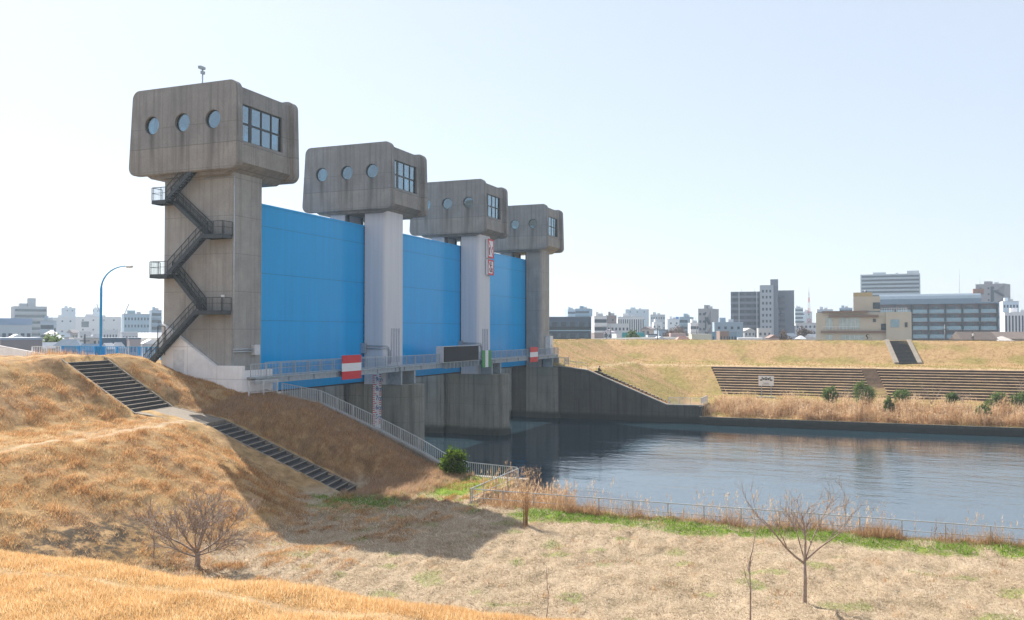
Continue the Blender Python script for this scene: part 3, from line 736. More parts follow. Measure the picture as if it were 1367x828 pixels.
# ---------------------------------------------------------------- fences
fence('bank_fence', 'white fence running down the near slope from the walkway to the water corner', 'fence',
      [(61.1, 44.6, 8.4), (61.1, 40.8, 7.86), (61.1, 37.8, 6.76), (61.1, 35.1, 5.76), (61.1, 31.9, 4.46), (61.1, 29.3, 3.2), (60.9, 27.6, 2.82), (60.2, 23.4, 2.78)], 1.08, M['galv'], 2.0, .17, .04, .017)
fence('bank_fence', 'thin white rail fence turning inland at the corner by the dry reeds', 'fence', [(60.2, 23.3, 2.78), (51.4, 23.15, 2.78)], 1.0, M['galv'], 2.1, .3, .03, .007, (.45, 1.0), infill=False)
fence('bank_fence', 'long low white rail fence along the near waterside with green weeds under it', 'fence', [(51.35, 23.0, 2.74), (51.2, -60, 2.74)], 1.05, M['galv'], 2.05, .3, .028, .007, (.5, 1.0), infill=False)
fence('platform_fence', 'short white railing on the platform by the foot of the nearest tower', 'fence', [(57.6, 45.2, 8.75), (61.3, 45.2, 8.7)], 1.05, M['white'], 1.85, .15, .04, .014)
fence('bridge_railing', 'bright blue railing behind the steel stair foot and street lamp', 'railing', [(61.0, 69.0, 11.35), (60.4, 64.3, 11.35), (61.4, 57.6, 11.3)], 1.05, M['blue_rail'], 2.3, .2, .07, .02)
fence('ramp_railing', 'short white railing between the ramp wall and the blue railing', 'railing', [(60.0, 71.6, 11.35), (61.0, 69.2, 11.35)], 1.0, M['white2'], 1.3, .2, .05, .02)
rw = thing('ramp_wall', 'long white parapet wall sinking towards the blue railing', 'wall', (58, 74, 11))
b = MB(); b.add([(58.2, 75.9, 10), (60.3, 69.8, 10), (60.3, 69.8, 11.6), (58.2, 75.9, 12.75), (58.4, 76, 10), (60.5, 69.9, 10), (60.5, 69.9, 11.6), (58.4, 76, 12.75)],
      [(0, 1, 2, 3), (4, 7, 6, 5), (3, 2, 6, 7), (0, 3, 7, 4), (1, 5, 6, 2)]); b.build('wall_panel', M['abut'], rw)
lp = thing('street_lamp', 'tall blue street lamp post with curved arm behind the hill crest', 'street lamp', (60.7, 64, 11.3))
pts = [(60.7, 64, 11.3), (60.7, 64, 17.6)] + [(60.7 + .95 * (1 - math.cos(a)) * .55, 64 - 2.3 * (1 - math.cos(a)), 17.6 + 2.05 * math.sin(a)) for a in [PI / 2 * k / 10 for k in range(1, 11)]]
b = MB(); b.tube(pts, [.11] * 2 + [.075 - .003 * k for k in range(10)], 8); b.build('pole', M['blue_rail'], lp)
b = MB(); b.ball((61.35, 61.35, 19.6), .42, 0, 10, 6, (.55, 1, .35)); b.build('lamp_head', paint((.6, .6, .58), .4), lp)
b = MB(); b.box(60.5, 60.9, 63.7, 64.3, 11.1, 12.4); b.build('base_box', M['blue_rail'], lp)
fence('abutment_fence', 'low thin fence on top of the far wing wall by the sitting person', 'fence', [(134.2, 44, 8.2), (134.2, 40.2, 7.8)], .9, M['galv'], 1.9, .4, .025, .008, (.5, 1.0), infill=False)
fence('cage_fence', 'small square wire cage on the abutment right of the farthest tower', 'fence', [(134.1, 46.0, 8.4), (134.1, 44.0, 8.3), (136.2, 44.0, 8.3)], 1.25, M['galv'], 2.0, .2, .04, .015)
fence('landing_fence', 'white fence round the low landing at the foot of the far wing wall', 'fence', [(134.2, 27.4, 2.7), (134.2, 22.5, 2.7), (140, 22.5, 2.7)], 1.0, M['white'], 1.7, .16, .04, .015)

# ---------------------------------------------------------------- stairs
def stair_run(name, label, top, bot, width, prof, n_rise, side=.0, mat=None, group=None, L=None, mt=None, low=None):
    """concrete steps down a bank: prof gives (s, z); treads and risers follow it"""
    mat = mat or M['slab']; top = Vector(top); bot = Vector(bot); D = bot - top; L = D.length; D.normalize(); N = Vector((D.y, -D.x))
    o = thing(name, label, 'stairs', (top.x, top.y, 0), group=group)
    def P(s_, off, z):
        if low and s_ > low[0] + .1 and off > -width / 2 + .3: off -= width - low[1]       # narrower below the first flight
        q = top + D * s_ + N * off; return (q.x, q.y, z)
    def zat(s_): return float(np.interp(s_, [p[0] for p in prof], [p[1] for p in prof]))
    for (s0, z0), (s1, z1) in zip(prof[:-1], prof[1:]):
        steep = (z0 - z1) / (s1 - s0) > .3
        if not steep:
            b = MB(); w = width / 2
            b.add([P(s0, -w, z0), P(s1, -w, z1), P(s1, w, z1), P(s0, w, z0)] + [P(s0, -w, z0 - .6), P(s1, -w, z1 - .6), P(s1, w, z1 - .6), P(s0, w, z0 - .6)], [(0, 1, 2, 3), (4, 7, 6, 5), (0, 4, 5, 1), (3, 2, 6, 7), (0, 3, 7, 4), (1, 5, 6, 2)])
            b.build('landing', M['landing'], o); continue
        n = max(3, round((z0 - z1) / .24))
        for k in range(n):
            a = s0 + (s1 - s0) * k / n; c = s0 + (s1 - s0) * (k + 1) / n; zt = z0 + (z1 - z0) * (k + 1) / n; w = width / 2
            b = MB(); bx_ = []
            for zz in (zt - .7, zt): bx_ += [P(a, -w, zz), P(c + .02, -w, zz), P(c + .02, w, zz), P(a, w, zz)]
            b.add(bx_, [(0, 3, 2, 1), (4, 5, 6, 7), (0, 1, 5, 4), (1, 2, 6, 5), (2, 3, 7, 6), (3, 0, 4, 7)])
            bx_ = []
            for zz in (zt - .022, zt + .008): bx_ += [P(c - .09, -w - .01, zz), P(c + .03, -w - .01, zz), P(c + .03, w + .01, zz), P(c - .09, w + .01, zz)]
            b.add(bx_, [(0, 3, 2, 1), (4, 5, 6, 7), (0, 1, 5, 4), (1, 2, 6, 5), (2, 3, 7, 6), (3, 0, 4, 7)], 1)
            b.build('step', [mt or mat, mat], o)
    if side:
        for sg in (-1, 1):
            b = MB()
            for (s0, z0), (s1, z1) in zip(prof[:-1], prof[1:]):
                a0, a1 = sg * width / 2, sg * (width / 2 + side); bx_ = []
                for dz in (-.6, .03): bx_ += [P(s0, a0, z0 + dz), P(s1, a0, z1 + dz), P(s1, a1, z1 + dz), P(s0, a1, z0 + dz)]
                b.add(bx_, [(0, 3, 2, 1), (4, 5, 6, 7), (0, 1, 5, 4), (1, 2, 6, 5), (2, 3, 7, 6), (3, 0, 4, 7)])
            b.build('side_kerb', mat, o)
    return o
stair_run('concrete_stairs', 'long grey concrete steps going down the near grassy hill past the nearest tower', ST_T, ST_B, ST_W, [(0, 11.85), (5.5, 8.2), (9.6, 7.3), (ST_L, 2.75)], 0, .16, mat=M['kerb'], mt=M['step_shade'], low=(5.5, ST_LW))
stair_run('concrete_stairs', 'dark straight steps with pale sides climbing the far levee to its crest', (190.2, -6.6), (179.2, -8.0), 3.2, [(0, 12.1), (11.1, 7.95)], 0, .8, mat=M['kerb'], mt=paint((.05, .055, .06), .8, .2))
stair_run('bank_steps', 'narrow ladder like steps going down beside the far wing wall', (135.3, 39.3), (135.3, 27.6), 1.1, [(0, 7.75), (11.7, 2.95)], 0, 0, mat=M['slab'], mt=M['black'])
# terraces of the far bank
tr = thing('stepped_terrace', 'long dark edged grass terraces on the far bank below the levee path', 'terrace', (162, 20, 0))
mtr = paint((.34, .225, .125), .95, .3, 0, .8); mri = paint((.085, .058, .048), .9, .4, 0, 1.2)
NS = 11
for k in range(NS):
    x0 = 156.9 + k * .96; z = 2.75 + (k + 1) * .408; ye = 22.6 + k * .34
    yk = -1.8 * (1 - k / (NS - 1))
    for (a, c) in ((ye, yk + .15), (yk - 2.3, -75)):
        zf = z - .06; b = MB(); b.prism([(x0 + .1, z - .9), (x0 + 1.08, z - .9), (x0 + 1.08, z + .03), (x0 + .1, zf)], 'y', c, a); b.box(x0, x0 + .099, c, a, z - .9, zf + .015, 1); b.build('step', [mtr, mri], tr)
for k in range(NS * 2):
    x0 = 156.9 + k * .48; z = 2.75 + (k + 1) * .204
    yk = -1.8 * (1 - k / (2 * NS - 1)); b = MB(); b.box(x0, x0 + .5, yk - 2.25, yk + .1, z - .7, z, 0); b.build('stair_tread', paint((.24, .165, .11), .9, .3, 0, 1.2), tr)
# information board on the far bank
sg = thing('information_board', 'white notice board on two posts in front of the far terraces', 'notice board', (153, 14.9, 2.7))
b = MB(); b.box(152.95, 153.05, 13.65, 16.1, 4.65, 6.3); b.build('panel', M['sig'], sg)
for y in (14.1, 15.65):
    b = MB(); b.box(153.06, 153.18, y - .06, y + .06, 2.6, 6.2); b.build('post', M['girder'], sg)
b = MB(); b.box(152.6, 153.5, 13.4, 16.4, 2.5, 2.85); b.build('base_slab', M['slab'], sg)
b = MB()
def q(y0, y1, z0, z1): b.box(152.915, 152.948, 14.875 - y1, 14.875 - y0, z0, z1)
for s_ in (-1, 1):
    def qq(a, c, z0, z1): q(*(sorted((s_ * a, s_ * c))), z0, z1)
    qq(.6, 1.02, 5.52, 5.7); qq(.56, .7, 5.701, 6.1); qq(.22, .5, 5.7, 5.95); qq(.28, .44, 5.63, 5.698); qq(.05, .15, 5.58, 6.1)
q(-.05, .05, 5.66, 5.8); b.build('gate_emblem', M['black'], sg)
b = MB()
for k, (w_, z0) in enumerate(((.5, 5.1), (.42, 4.98), (.62, 4.82))): q(-w_, w_, z0, z0 + .045)
b.build('small_print', paint((.3, .32, .36), .6), sg)

# ---------------------------------------------------------------- blades and leaves
def tri_mesh(V, tint, name, mat):
    """V: n x 3 x 3 triangle corners"""
    n = len(V); me = bpy.data.meshes.new(name)
    me.vertices.add(n * 3); me.vertices.foreach_set('co', V.reshape(-1).astype(np.float32))
    me.loops.add(n * 3); me.loops.foreach_set('vertex_index', np.arange(n * 3, dtype=np.int32))
    me.polygons.add(n); me.polygons.foreach_set('loop_start', np.arange(0, n * 3, 3, dtype=np.int32))
    me.update(calc_edges=True)
    a = me.attributes.new('tint', 'FLOAT', 'FACE'); a.data.foreach_set('value', tint.astype(np.float32))
    me.materials.append(mat); return me
def blades(P, h, w, lean, rng, wind=(0, 0)):
    """one thin leaning triangle per root point"""
    n = len(P); a = rng.uniform(0, 2 * PI, n); b = rng.uniform(0, 2 * PI, n)
    hh = h[0] + (h[1] - h[0]) * rng.random(n) ** 1.5; ww = w * rng.uniform(.6, 1.4, n) / 2
    side = np.stack([np.cos(a), np.sin(a), np.zeros(n)], 1) * ww[:, None]
    l = lean * rng.random(n) * hh
    tip = P + np.stack([np.cos(b) * l + wind[0] * hh, np.sin(b) * l + wind[1] * hh, hh * np.sqrt(np.clip(1 - (lean * .6) ** 2 * rng.random(n), .05, 1))], 1)
    return np.stack([P - side, P + side, tip], 1)
def scatter(n, x0, x1, y0, y1, rng, keep=None):
    X = rng.uniform(x0, x1, n); Y = rng.uniform(y0, y1, n)
    if keep is not None:
        k = keep(X, Y); X = X[k]; Y = Y[k]
    return X, Y
def rooted(X, Y, dz=-.03): return np.stack([X, Y, ground_z(X, Y) + dz], 1)
def clear(X, Y):
    dx = X - ST_T[0]; dy = Y - ST_T[1]; s_ = dx * ST_D[0] + dy * ST_D[1]; o = np.abs(dx * ST_N[0] + dy * ST_N[1])
    on = (o < ST_W / 2 + .3) & (s_ > -1) & (s_ < ST_L + .4)
    p, g, f = zone(X, Y, ground_z(X, Y))
    rng = np.random.default_rng(len(X))
    return (~on) & (rng.random(len(X)) > p * 1.15) & (X < near_edge(Y) - .1) & ~((X > 57.9) & (Y > 46))
def in_view(X, Y, m=3): 
    d = .93 * X + .3677 * Y; r = .3677 * X - .93 * Y
    return (d > 10) & (np.abs(r) < d * .585 + m)
def clump(X, Y, k, r, rng):
    X = np.repeat(X, k) + rng.normal(0, r, len(X) * k); Y = np.repeat(Y, k) + rng.normal(0, r, len(Y) * k); return X, Y
MG = {'dry': leafy('dry_grass_blades', [(.22, .11, .05), (.50, .275, .12), (.66, .40, .19), (.80, .58, .34)]),
      'front': leafy('front_grass_blades', [(.42, .24, .10), (.65, .40, .175), (.77, .54, .28), (.88, .76, .53)]),
      'hay': leafy('hay_litter', [(.2, .145, .09), (.44, .34, .225), (.66, .54, .40), (.84, .75, .60)], trans=.2),
      'green': leafy('green_weeds', [(.05, .11, .008), (.12, .24, .015), (.19, .34, .025), (.28, .42, .06)]),
      'reed': leafy('reed_straw', [(.28, .165, .085), (.53, .35, .20), (.68, .49, .31), (.82, .67, .48)]),
      'leaf': leafy('evergreen_leaves', [(.02, .05, .008), (.06, .12, .012), (.14, .22, .02), (.28, .36, .05)]),
      'scrub': leafy('scrub_leaves', [(.05, .08, .02), (.09, .15, .045), (.16, .23, .07), (.26, .29, .12)])}
def stuff(name, V, tint, mat, label, cat='grass'):
    o = put(name, tri_mesh(V, tint, name, mat)); return tag(o, label, cat, kind='stuff')
rg = np.random.default_rng(11)
# short bright grass on the near berm
X, Y = scatter(400000, 11.5, 19.6, -3, 30, rg, lambda X, Y: in_view(X, Y, 1)); k = clear(X, Y); X, Y = X[k], Y[k]
tuft = .5 + .5 * smooth_noise(X, Y, 1.1, 21); V = blades(rooted(X, Y), (.06, .2), .016, .7, rg) 
stuff('berm_grass', V, np.clip(rg.normal(.55, .22, len(V)) + .12 * (tuft - .5), 0, 1), MG['front'], 'short golden dry grass covering the bank shoulder closest to the camera')
# dry tussocks of the hill
def hillkeep(X, Y):
    Z = ground_z(X, Y); n = smooth_noise(X, Y, 2.6, 31) + .6 * smooth_noise(X, Y, .9, 32)
    return (Z > 2.95) & in_view(X, Y) & (X > 22) & (rg.random(len(X)) > .85 * soil(X, Y)) & (rg.random(len(X)) < np.clip(.58 + .48 * n, .03, 1))
X, Y = scatter(95000, 22, 61, 22, 55, rg, hillkeep); c_ = rg.normal(0, .27, len(X)); c_ = np.repeat(c_, 13); hs = np.repeat(rg.uniform(.45, 1.25, len(X)) * np.clip(.85 + .35 * smooth_noise(X, Y, 1.7, 35), .45, 1.5) * (1 - .6 * sstep(50, 52.5, Y)), 13); X, Y = clump(X, Y, 13, .16, rg); k = clear(X, Y); X, Y, c_, hs = X[k], Y[k], c_[k], hs[k]
V = blades(rooted(X, Y), (.07, .3), .022, .95, rg, (.1, -.12)); V[:, 2] = V[:, 0] + (V[:, 2] - V[:, 0]) * hs[:, None]
hue = .5 + .16 * smooth_noise(X, Y, 6, 33) + c_
stuff('hill_grass', V, np.clip(rg.normal(0, .13, len(V)) + hue, 0, 1), MG['dry'], 'orange dry tussock grass covering the near hill')
# taller dull grass near the slope foot and the fence mound
X, Y = scatter(16000, 50, 61, 27, 46, rg, lambda X, Y: (ground_z(X, Y) > 2.9)); X, Y = clump(X, Y, 5, .1, rg); k = clear(X, Y); X, Y = X[k], Y[k]
V = blades(rooted(X, Y), (.15, .5), .022, .9, rg, (.1, -.2))
MG['dull'] = leafy('dull_dry_grass', [(.27, .17, .11), (.45, .30, .195), (.58, .42, .285), (.72, .56, .40)])
stuff('mound_grass', V, np.clip(rg.normal(.45, .2, len(V)), 0, 1), MG['dull'], 'taller brown dry grass on the mound beside the white fence')
# mown straw lying on the field
X, Y = scatter(330000, 20, 51.1, -22, 31, rg, lambda X, Y: in_view(X, Y) & (ground_z(X, Y) < 3.4)); n = len(X)
P = rooted(X, Y, .015); a = rg.uniform(0, PI, n); L = rg.uniform(.08, .34, n); w = rg.uniform(.006, .014, n)
d = np.stack([np.cos(a), np.sin(a), rg.normal(.06, .16, n)], 1) * L[:, None] / 2; s_ = np.stack([-np.sin(a), np.cos(a), np.zeros(n)], 1) * w[:, None]
V = np.stack([P - d - s_, P - d + s_, P + d + np.stack([np.zeros(n), np.zeros(n), np.abs(rg.normal(0, .05, n))], 1)], 1)
stuff('straw_litter', V, np.clip(rg.normal(.55, .25, n) + .1 * smooth_noise(X, Y, 5, 41), 0, 1), MG['hay'], 'pale mown straw lying over the flat field', 'straw')
# upright dead tufts left standing on the mown field
X, Y = scatter(1500, 22, 50.6, -22, 31, rg, lambda X, Y: in_view(X, Y) & (ground_z(X, Y) < 3.3) & (rg.random(len(X)) < np.clip(.35 + .5 * smooth_noise(X, Y, 6, 47), .03, 1)))
hs = np.repeat(rg.uniform(.35, 1.2, len(X)) ** 1.5, 26); c_ = np.repeat(rg.normal(.35, .2, len(X)), 26); X, Y = clump(X, Y, 26, .13, rg)
V = blades(rooted(X, Y), (.08, .38), .018, 1.1, rg); V[:, 2] = V[:, 0] + (V[:, 2] - V[:, 0]) * hs[:, None]
stuff('field_tufts', V, np.clip(c_ + rg.normal(0, .12, len(V)), 0, 1), MG['dry'], 'small dead grass tufts scattered over the mown field', 'grass')
# thin green sprouts in the field and the weed strip under the fence
def gk(X, Y):
    p, g, f = zone(X, Y, ground_z(X, Y)); return in_view(X, Y) & (X < 51.1) & (rg.random(len(X)) < np.clip(g * 1.15 - .12, 0, 1) * (.35 + .65 * (X > 48)))
X, Y = scatter(420000, 24, 60.8, -25, 34, rg, lambda X, Y: gk(X, Y) | ((X > 51) & (Y > 23.5) & (Y < 29) & (rg.random(len(X)) < .25)))
hmul = np.where(X > 48.3, 1.0, .5); V = blades(rooted(X, Y), (.08, .3), .04, .9, rg); V[:, 2, 2] = V[:, 0, 2] + (V[:, 2, 2] - V[:, 0, 2]) * hmul
stuff('green_weeds', V, np.clip(rg.normal(.55, .25, len(V)), 0, 1), MG['green'], 'bright green weeds along the fence and in patches on the field', 'weeds')
# dead scrub leaning on the long fence
X, Y = scatter(110000, 50.35, 52.4, -25, 22.5, rg, lambda X, Y: in_view(X, Y) & (rg.random(len(X)) < np.clip(.55 + .5 * smooth_noise(X, Y, 5, 51), .15, 1)))
V = blades(rooted(X, Y), (.2, 1.15), .02, 1.1, rg); kk = np.clip(.75 + .5 * smooth_noise(X, Y, 3.3, 53), .3, 1.4); V[:, 2] = V[:, 0] + (V[:, 2] - V[:, 0]) * kk[:, None]
stuff('dead_scrub', V, np.clip(rg.normal(.22, .15, len(V)), 0, 1), MG['reed'], 'brown dead weeds leaning on the long waterside fence', 'weeds')
# reeds: stalks with leaves and feathery heads
def reeds(X, Y, h, w, rng, lean=.18, plume=.6, base=None):
    P = rooted(X, Y) if base is None else base; n = len(P); out = []; tt = []
    hh = h[0] + (h[1] - h[0]) * rng.random(n) ** 1.3; a = rng.uniform(0, 2 * PI, n); l = lean * rng.random(n)
    D = np.stack([np.cos(a) * l, np.sin(a) * l, np.ones(n)], 1); D /= np.linalg.norm(D, axis=1)[:, None]
    T = P + D * hh[:, None]; tone = np.clip(rng.normal(.5, .2, n), 0, 1)
    for k in range(2):
        b = rng.uniform(0, PI, n); s_ = np.stack([np.cos(b), np.sin(b), np.zeros(n)], 1) * w / 2
        out.append(np.stack([P - s_, P + s_, T], 1)); tt.append(tone)
    for k in range(3):                                                # leaves
        t = rng.uniform(.3, .85, n); R = P + D * (hh * t)[:, None]; b = rng.uniform(0, 2 * PI, n); ll = rng.uniform(.15, .45, n) * np.minimum(1, hh)
        E_ = R + np.stack([np.cos(b) * ll, np.sin(b) * ll, ll * rng.uniform(-.3, .8, n)], 1); s_ = np.stack([-np.sin(b), np.cos(b), np.zeros(n)], 1) * w * .9
        out.append(np.stack([R - s_, R + s_, E_], 1)); tt.append(np.clip(tone + rng.normal(0, .12, n), 0, 1))
    m = rng.random(n) < plume; Tm = T[m]; n2 = m.sum()
    for k in range(5):                                                # heads
        b = rng.uniform(0, 2 * PI, n2); ll = rng.uniform(.08, .24, n2); st = Tm - D[m] * rng.uniform(0, .28, n2)[:, None]
        E_ = st + np.stack([np.cos(b) * ll * .5, np.sin(b) * ll * .5, ll], 1); s_ = np.stack([-np.sin(b), np.cos(b), np.zeros(n2)], 1) * .018
        out.append(np.stack([st - s_, st + s_, E_], 1)); tt.append(np.clip(tone[m] + .15, 0, 1))
    return np.concatenate(out), np.concatenate(tt)
X, Y = scatter(1900, 51.5, 58.8, 17.5, 23.4, rg, lambda X, Y: ((X - 54) / 5.6) ** 2 + ((Y - 22) / 4.8) ** 2 < 1)
V, t_ = reeds(X, Y, (.5, 2.0), .026, rg); stuff('dry_reeds', V, t_, MG['reed'], 'dense golden dry reeds filling the fenced corner by the water', 'reeds')
X, Y = scatter(5200, 51.5, 53.6, -28, 16, rg, lambda X, Y: in_view(X, Y) & (rg.random(len(X)) < np.clip(.30 + .38 * smooth_noise(X, Y, 8, 61) + .8 * np.exp(-((Y - 2) / 3.5) ** 2), .05, 1)))
V, t_ = reeds(X, Y, (.8, 3.1), .015, rg, .25, .5); stuff('dry_reeds', V, t_, MG['reed'], 'thin sparse dry reeds standing in the water outside the long fence', 'reeds')
def fk(X, Y): return rg.random(len(X)) < np.clip(.7 + .45 * smooth_noise(X, Y, 7, 71), .08, 1)
X, Y = scatter(1100, 51.5, 53.6, -1.5, 9.5, rg, lambda X, Y: rg.random(len(X)) < np.clip(.6 + .4 * smooth_noise(X, Y, 2.2, 63), .1, 1))
V, t_ = reeds(X, Y, (1.4, 3.3), .018, rg, .3, .6); stuff('dry_reeds', V, t_, MG['reed'], 'pale golden reed clump behind the long fence and the forked tree', 'reeds')
X, Y = scatter(26000, 132.6, 144, -48, 22.4, rg, fk)
V, t_ = reeds(X, Y, (.7, 2.2), .06, rg, .6, .6)
kk = np.clip(.95 + .35 * smooth_noise(V[:, 0, 0], V[:, 0, 1], 5, 77), .45, 1.5); gz = ground_z(V[:, 0, 0], V[:, 0, 1]); V[:, :, 2] = gz[:, None] + (V[:, :, 2] - gz[:, None]) * kk[:, None]; t_ = np.clip(t_ + .18 * smooth_noise(V[:, 0, 0], V[:, 0, 1], 6, 78) + .08, 0, 1); stuff('dry_reeds', V, t_, MG['reed'], 'long band of dry reeds along the far bank above the quay wall', 'reeds')
X, Y = scatter(2600, 134.2, 135.0, 27, 40, rg); V = blades(rooted(X, Y), (.1, .4), .05, .6, rg)
stuff('bank_grass', V, np.clip(rg.normal(.55, .2, len(V)), 0, 1), MG['dry'], 'strip of orange grass on top of the far wing wall', 'grass')
X, Y = scatter(90000, 133, 196, -75, 60, rg, lambda X, Y: (ground_z(X, Y) > 2.6) & ~((X > 156) & (X < 168) & (Y < 26)) & in_view(X, Y, 5))
V = blades(rooted(X, Y), (.08, .3), .07, .9, rg)
M_far = leafy('far_bank_blades', [(.17, .14, .045), (.29, .20, .08), (.37, .25, .115), (.45, .32, .165)])
pz = ground_z(X, Y)
stuff('levee_grass', V, np.clip(rg.normal(.45, .2, len(V)) + .3 * sstep(8.2, 9.2, pz) * (1 - sstep(10.3, 11.2, pz)) - .15, 0, 1), M_far, 'short olive and tan turf on the far levee slopes', 'grass')
X, Y = scatter(1700, 53, 57, 60, 75, rg); V = blades(rooted(X, Y), (.3, .8), .04, .8, rg)
stuff('crest_grass', V, np.clip(rg.normal(.5, .2, len(V)), 0, 1), MG['dry'], 'rusty tufts of grass on the hill crest before the white ramp wall', 'grass')

# ---------------------------------------------------------------- bushes, bare trees
def bush(name, label, x, y, rx, rz, nleaf, leaf, mat, group=None, z=None, seed=1):
    r = np.random.default_rng(seed); z0 = float(ground_z(x, y)) if z is None else z
    t = thing(name, label, 'bush', (x, y, z0), group=group)
    b = MB(); rr = random.Random(seed)
    for k in range(7):
        a = rr.uniform(0, 6.28); q = rx * rr.uniform(.2, .75)
        b.tube([(x, y, z0 - .1), (x + q * .4 * math.cos(a), y + q * .4 * math.sin(a), z0 + rz * .9), (x + q * math.cos(a), y + q * math.sin(a), z0 + rz * rr.uniform(1.2, 1.7))], [.035, .022, .006], 5)
    b.build('stem', M['bark'], t)
    # leaf clumps: uneven lobes with gaps
    C = r.normal(0, 1, (26, 3)); C /= np.linalg.norm(C, axis=1)[:, None]; C *= (r.uniform(.35, 1, 26) ** .6)[:, None]
    C = C * np.array([rx, rx, rz * .95]) * .92 + np.array([0, 0, rz])
    c = C[r.integers(0, 26, nleaf)]; p = c + r.normal(0, 1, (nleaf, 3)) * np.array([rx, rx, rz]) * .17
    p[:, 2] = np.maximum(p[:, 2], .05)
    u = r.normal(0, 1, (nleaf, 3)); u /= np.linalg.norm(u, axis=1)[:, None]; v = r.normal(0, 1, (nleaf, 3)); v -= u * (u * v).sum(1)[:, None]; v /= np.linalg.norm(v, axis=1)[:, None]
    s_ = leaf * r.uniform(.6, 1.3, nleaf)[:, None]
    V = np.stack([p - v * s_ * .3, p + v * s_ * .3, p + u * s_], 1)
    o = put('foliage', tri_mesh(V, np.clip(r.normal(.5, .25, nleaf), 0, 1), 'foliage', mat), t); return t
def bark():
    t = NT('bark'); v = t.coord(); n = t.noise(v, 7, 5, .7)
    return t.bsdf(t.ramp(n, [(.3, (.17, .12, .10)), (.55, (.33, .26, .22)), (.8, (.50, .44, .40))]), .85, t.bump(n, .5, .02))
M['bark'] = bark()
def grow(b, p, d, L, r, lvl, rr, up=.25, spread=.75, kids=(3, 4)):
    """recursive twig: a wandering tapered tube with side shoots"""
    n = 5; pts = [Vector(p)]; rs = [r]; d = Vector(d).normalized()
    for k in range(n):
        d = (d + Vector((rr.uniform(-.16, .16), rr.uniform(-.16, .16), rr.uniform(-.08, .12) + up * .1))).normalized()
        pts.append(pts[-1] + d * L / n); rs.append(r * (1 - .75 * (k + 1) / n) + .0035)
    b.tube(pts, rs, 5 if lvl > 1 else 3, cap=False)
    if lvl <= 0: return
    for k in range(rr.randint(*kids)):
        t = rr.uniform(.3, .98); i = min(n - 1, int(t * n)); q = pts[i].lerp(pts[i + 1], t * n - i)
        o = Vector((rr.gauss(0, 1), rr.gauss(0, 1), rr.gauss(0, .7))); o = (o - d * o.dot(d)).normalized()
        dd = (d + o * spread * rr.uniform(.6, 1.3) + Vector((0, 0, up * .5))).normalized()
        grow(b, q, dd, L * rr.uniform(.45, .72), max(.0045, rs[i] * .6), lvl - 1, rr, up, spread, kids)
def bare_tree(name, label, x, y, trunk_h, r0, limbs, seed, lvl=3, up=.25, spread=.75, kids=(3, 4), lean=(0, 0), cat='tree', group=None):
    rr = random.Random(seed); z0 = float(ground_z(x, y)) - .08; t = thing(name, label, cat, (x, y, z0), group=group)
    top = Vector((x + lean[0], y + lean[1], z0 + trunk_h))
    b = MB(); m_ = Vector((x, y, z0)).lerp(top, .5) + Vector((.03, -.02, 0))
    b.tube([(x, y, z0), (x, y, z0 + .12), m_, top], [r0 * 1.35, r0 * 1.05, r0 * .92, r0 * .8], 8); b.build('trunk', M['bark'], t)
    for (dx, dy, dz, L, rr0, h) in limbs:
        b = MB(); p = Vector((x, y, z0)).lerp(top, h); grow(b, p, (dx, dy, dz), L, rr0, lvl, rr, up, spread, kids); b.build('branch', M['bark'], t)
    return t
# camera right is (.368,-.93), away is (.93,.368)
def cr(r_, f_): return (.3677 * r_ + .93 * f_, -.93 * r_ + .3677 * f_)
def L_(r_, f_, u_, L, r0, h): q_ = cr(r_, f_); return (q_[0], q_[1], u_, L, r0, h)
bare_tree('bare_tree', 'broad leafless tree with many spreading stems at the foot of the orange hill', 32.6, 28.4, .75, .13,
          [L_(-.95, .2, .6, 2.2, .06, .9), L_(-.55, -.5, .85, 2.0, .06, 1), L_(-.1, .4, .95, 2.0, .07, 1), L_(.35, -.2, .85, 2.0, .06, .95), L_(.95, .3, .6, 2.1, .055, .9), L_(1, -.4, .35, 1.8, .045, .75), L_(-1, -.1, .3, 1.9, .045, .7), L_(.1, -.7, .8, 1.7, .05, 1)], 3, 3, .12, .85, (5, 6))
bare_tree('bare_tree', 'slender leafless tree forking at mid height on the mown field before the fence', 37.3, 2.2, 1.75, .08,
          [L_(-.95, -.1, .95, 2.5, .05, .95), L_(.05, .2, 1.25, 1.9, .055, 1), L_(.9, -.1, .8, 2.1, .045, 1), L_(.45, .5, 1.0, 1.9, .036, 1), L_(-.35, .3, 1.1, 1.8, .03, 1)], 8, 3, .22, .7, (3, 4))
bare_tree('sapling', 'single thin bare sapling left of the forked tree on the field', 34.6, 4.0, 2.2, .035, [L_(.05, 0, 1, 1.5, .03, 1), L_(-.3, .1, 1, .6, .012, .8), L_(-.35, 0, .9, .55, .012, .6), L_(.3, 0, 1, .5, .01, .9)], 4, 1, .5, .5, (2, 3), (.05, .03))
bare_tree('sapling', 'short bare twig standing in the straw near the bottom middle of the field', 31.9, 11.2, 1.1, .02, [L_(-.12, 0, 1, .85, .015, 1), L_(.3, 0, 1, .4, .008, .8)], 6, 1, .5, .5, (1, 2), (.1, -.02))
bare_tree('sapling', 'thin bare stem close beside the spreading tree under the hill', 31.9, 30.3, 1.2, .03, [L_(.1, 0, 1, .9, .02, 1), L_(-.3, 0, 1, .6, .012, .8)], 9, 1, .5, .5, (2, 3))
bare_tree('waterside_sapling', 'bare reddish sapling standing in the reeds outside the long fence', 52.6, -3.4, 1.3, .03, [L_(.3, 0, 1, 1.2, .02, 1), L_(-.6, 0, .7, 1.0, .016, .7), L_(.1, .3, 1, 1.0, .016, .9)], 14, 2, .4, .6, (2, 3), (.1, 0))
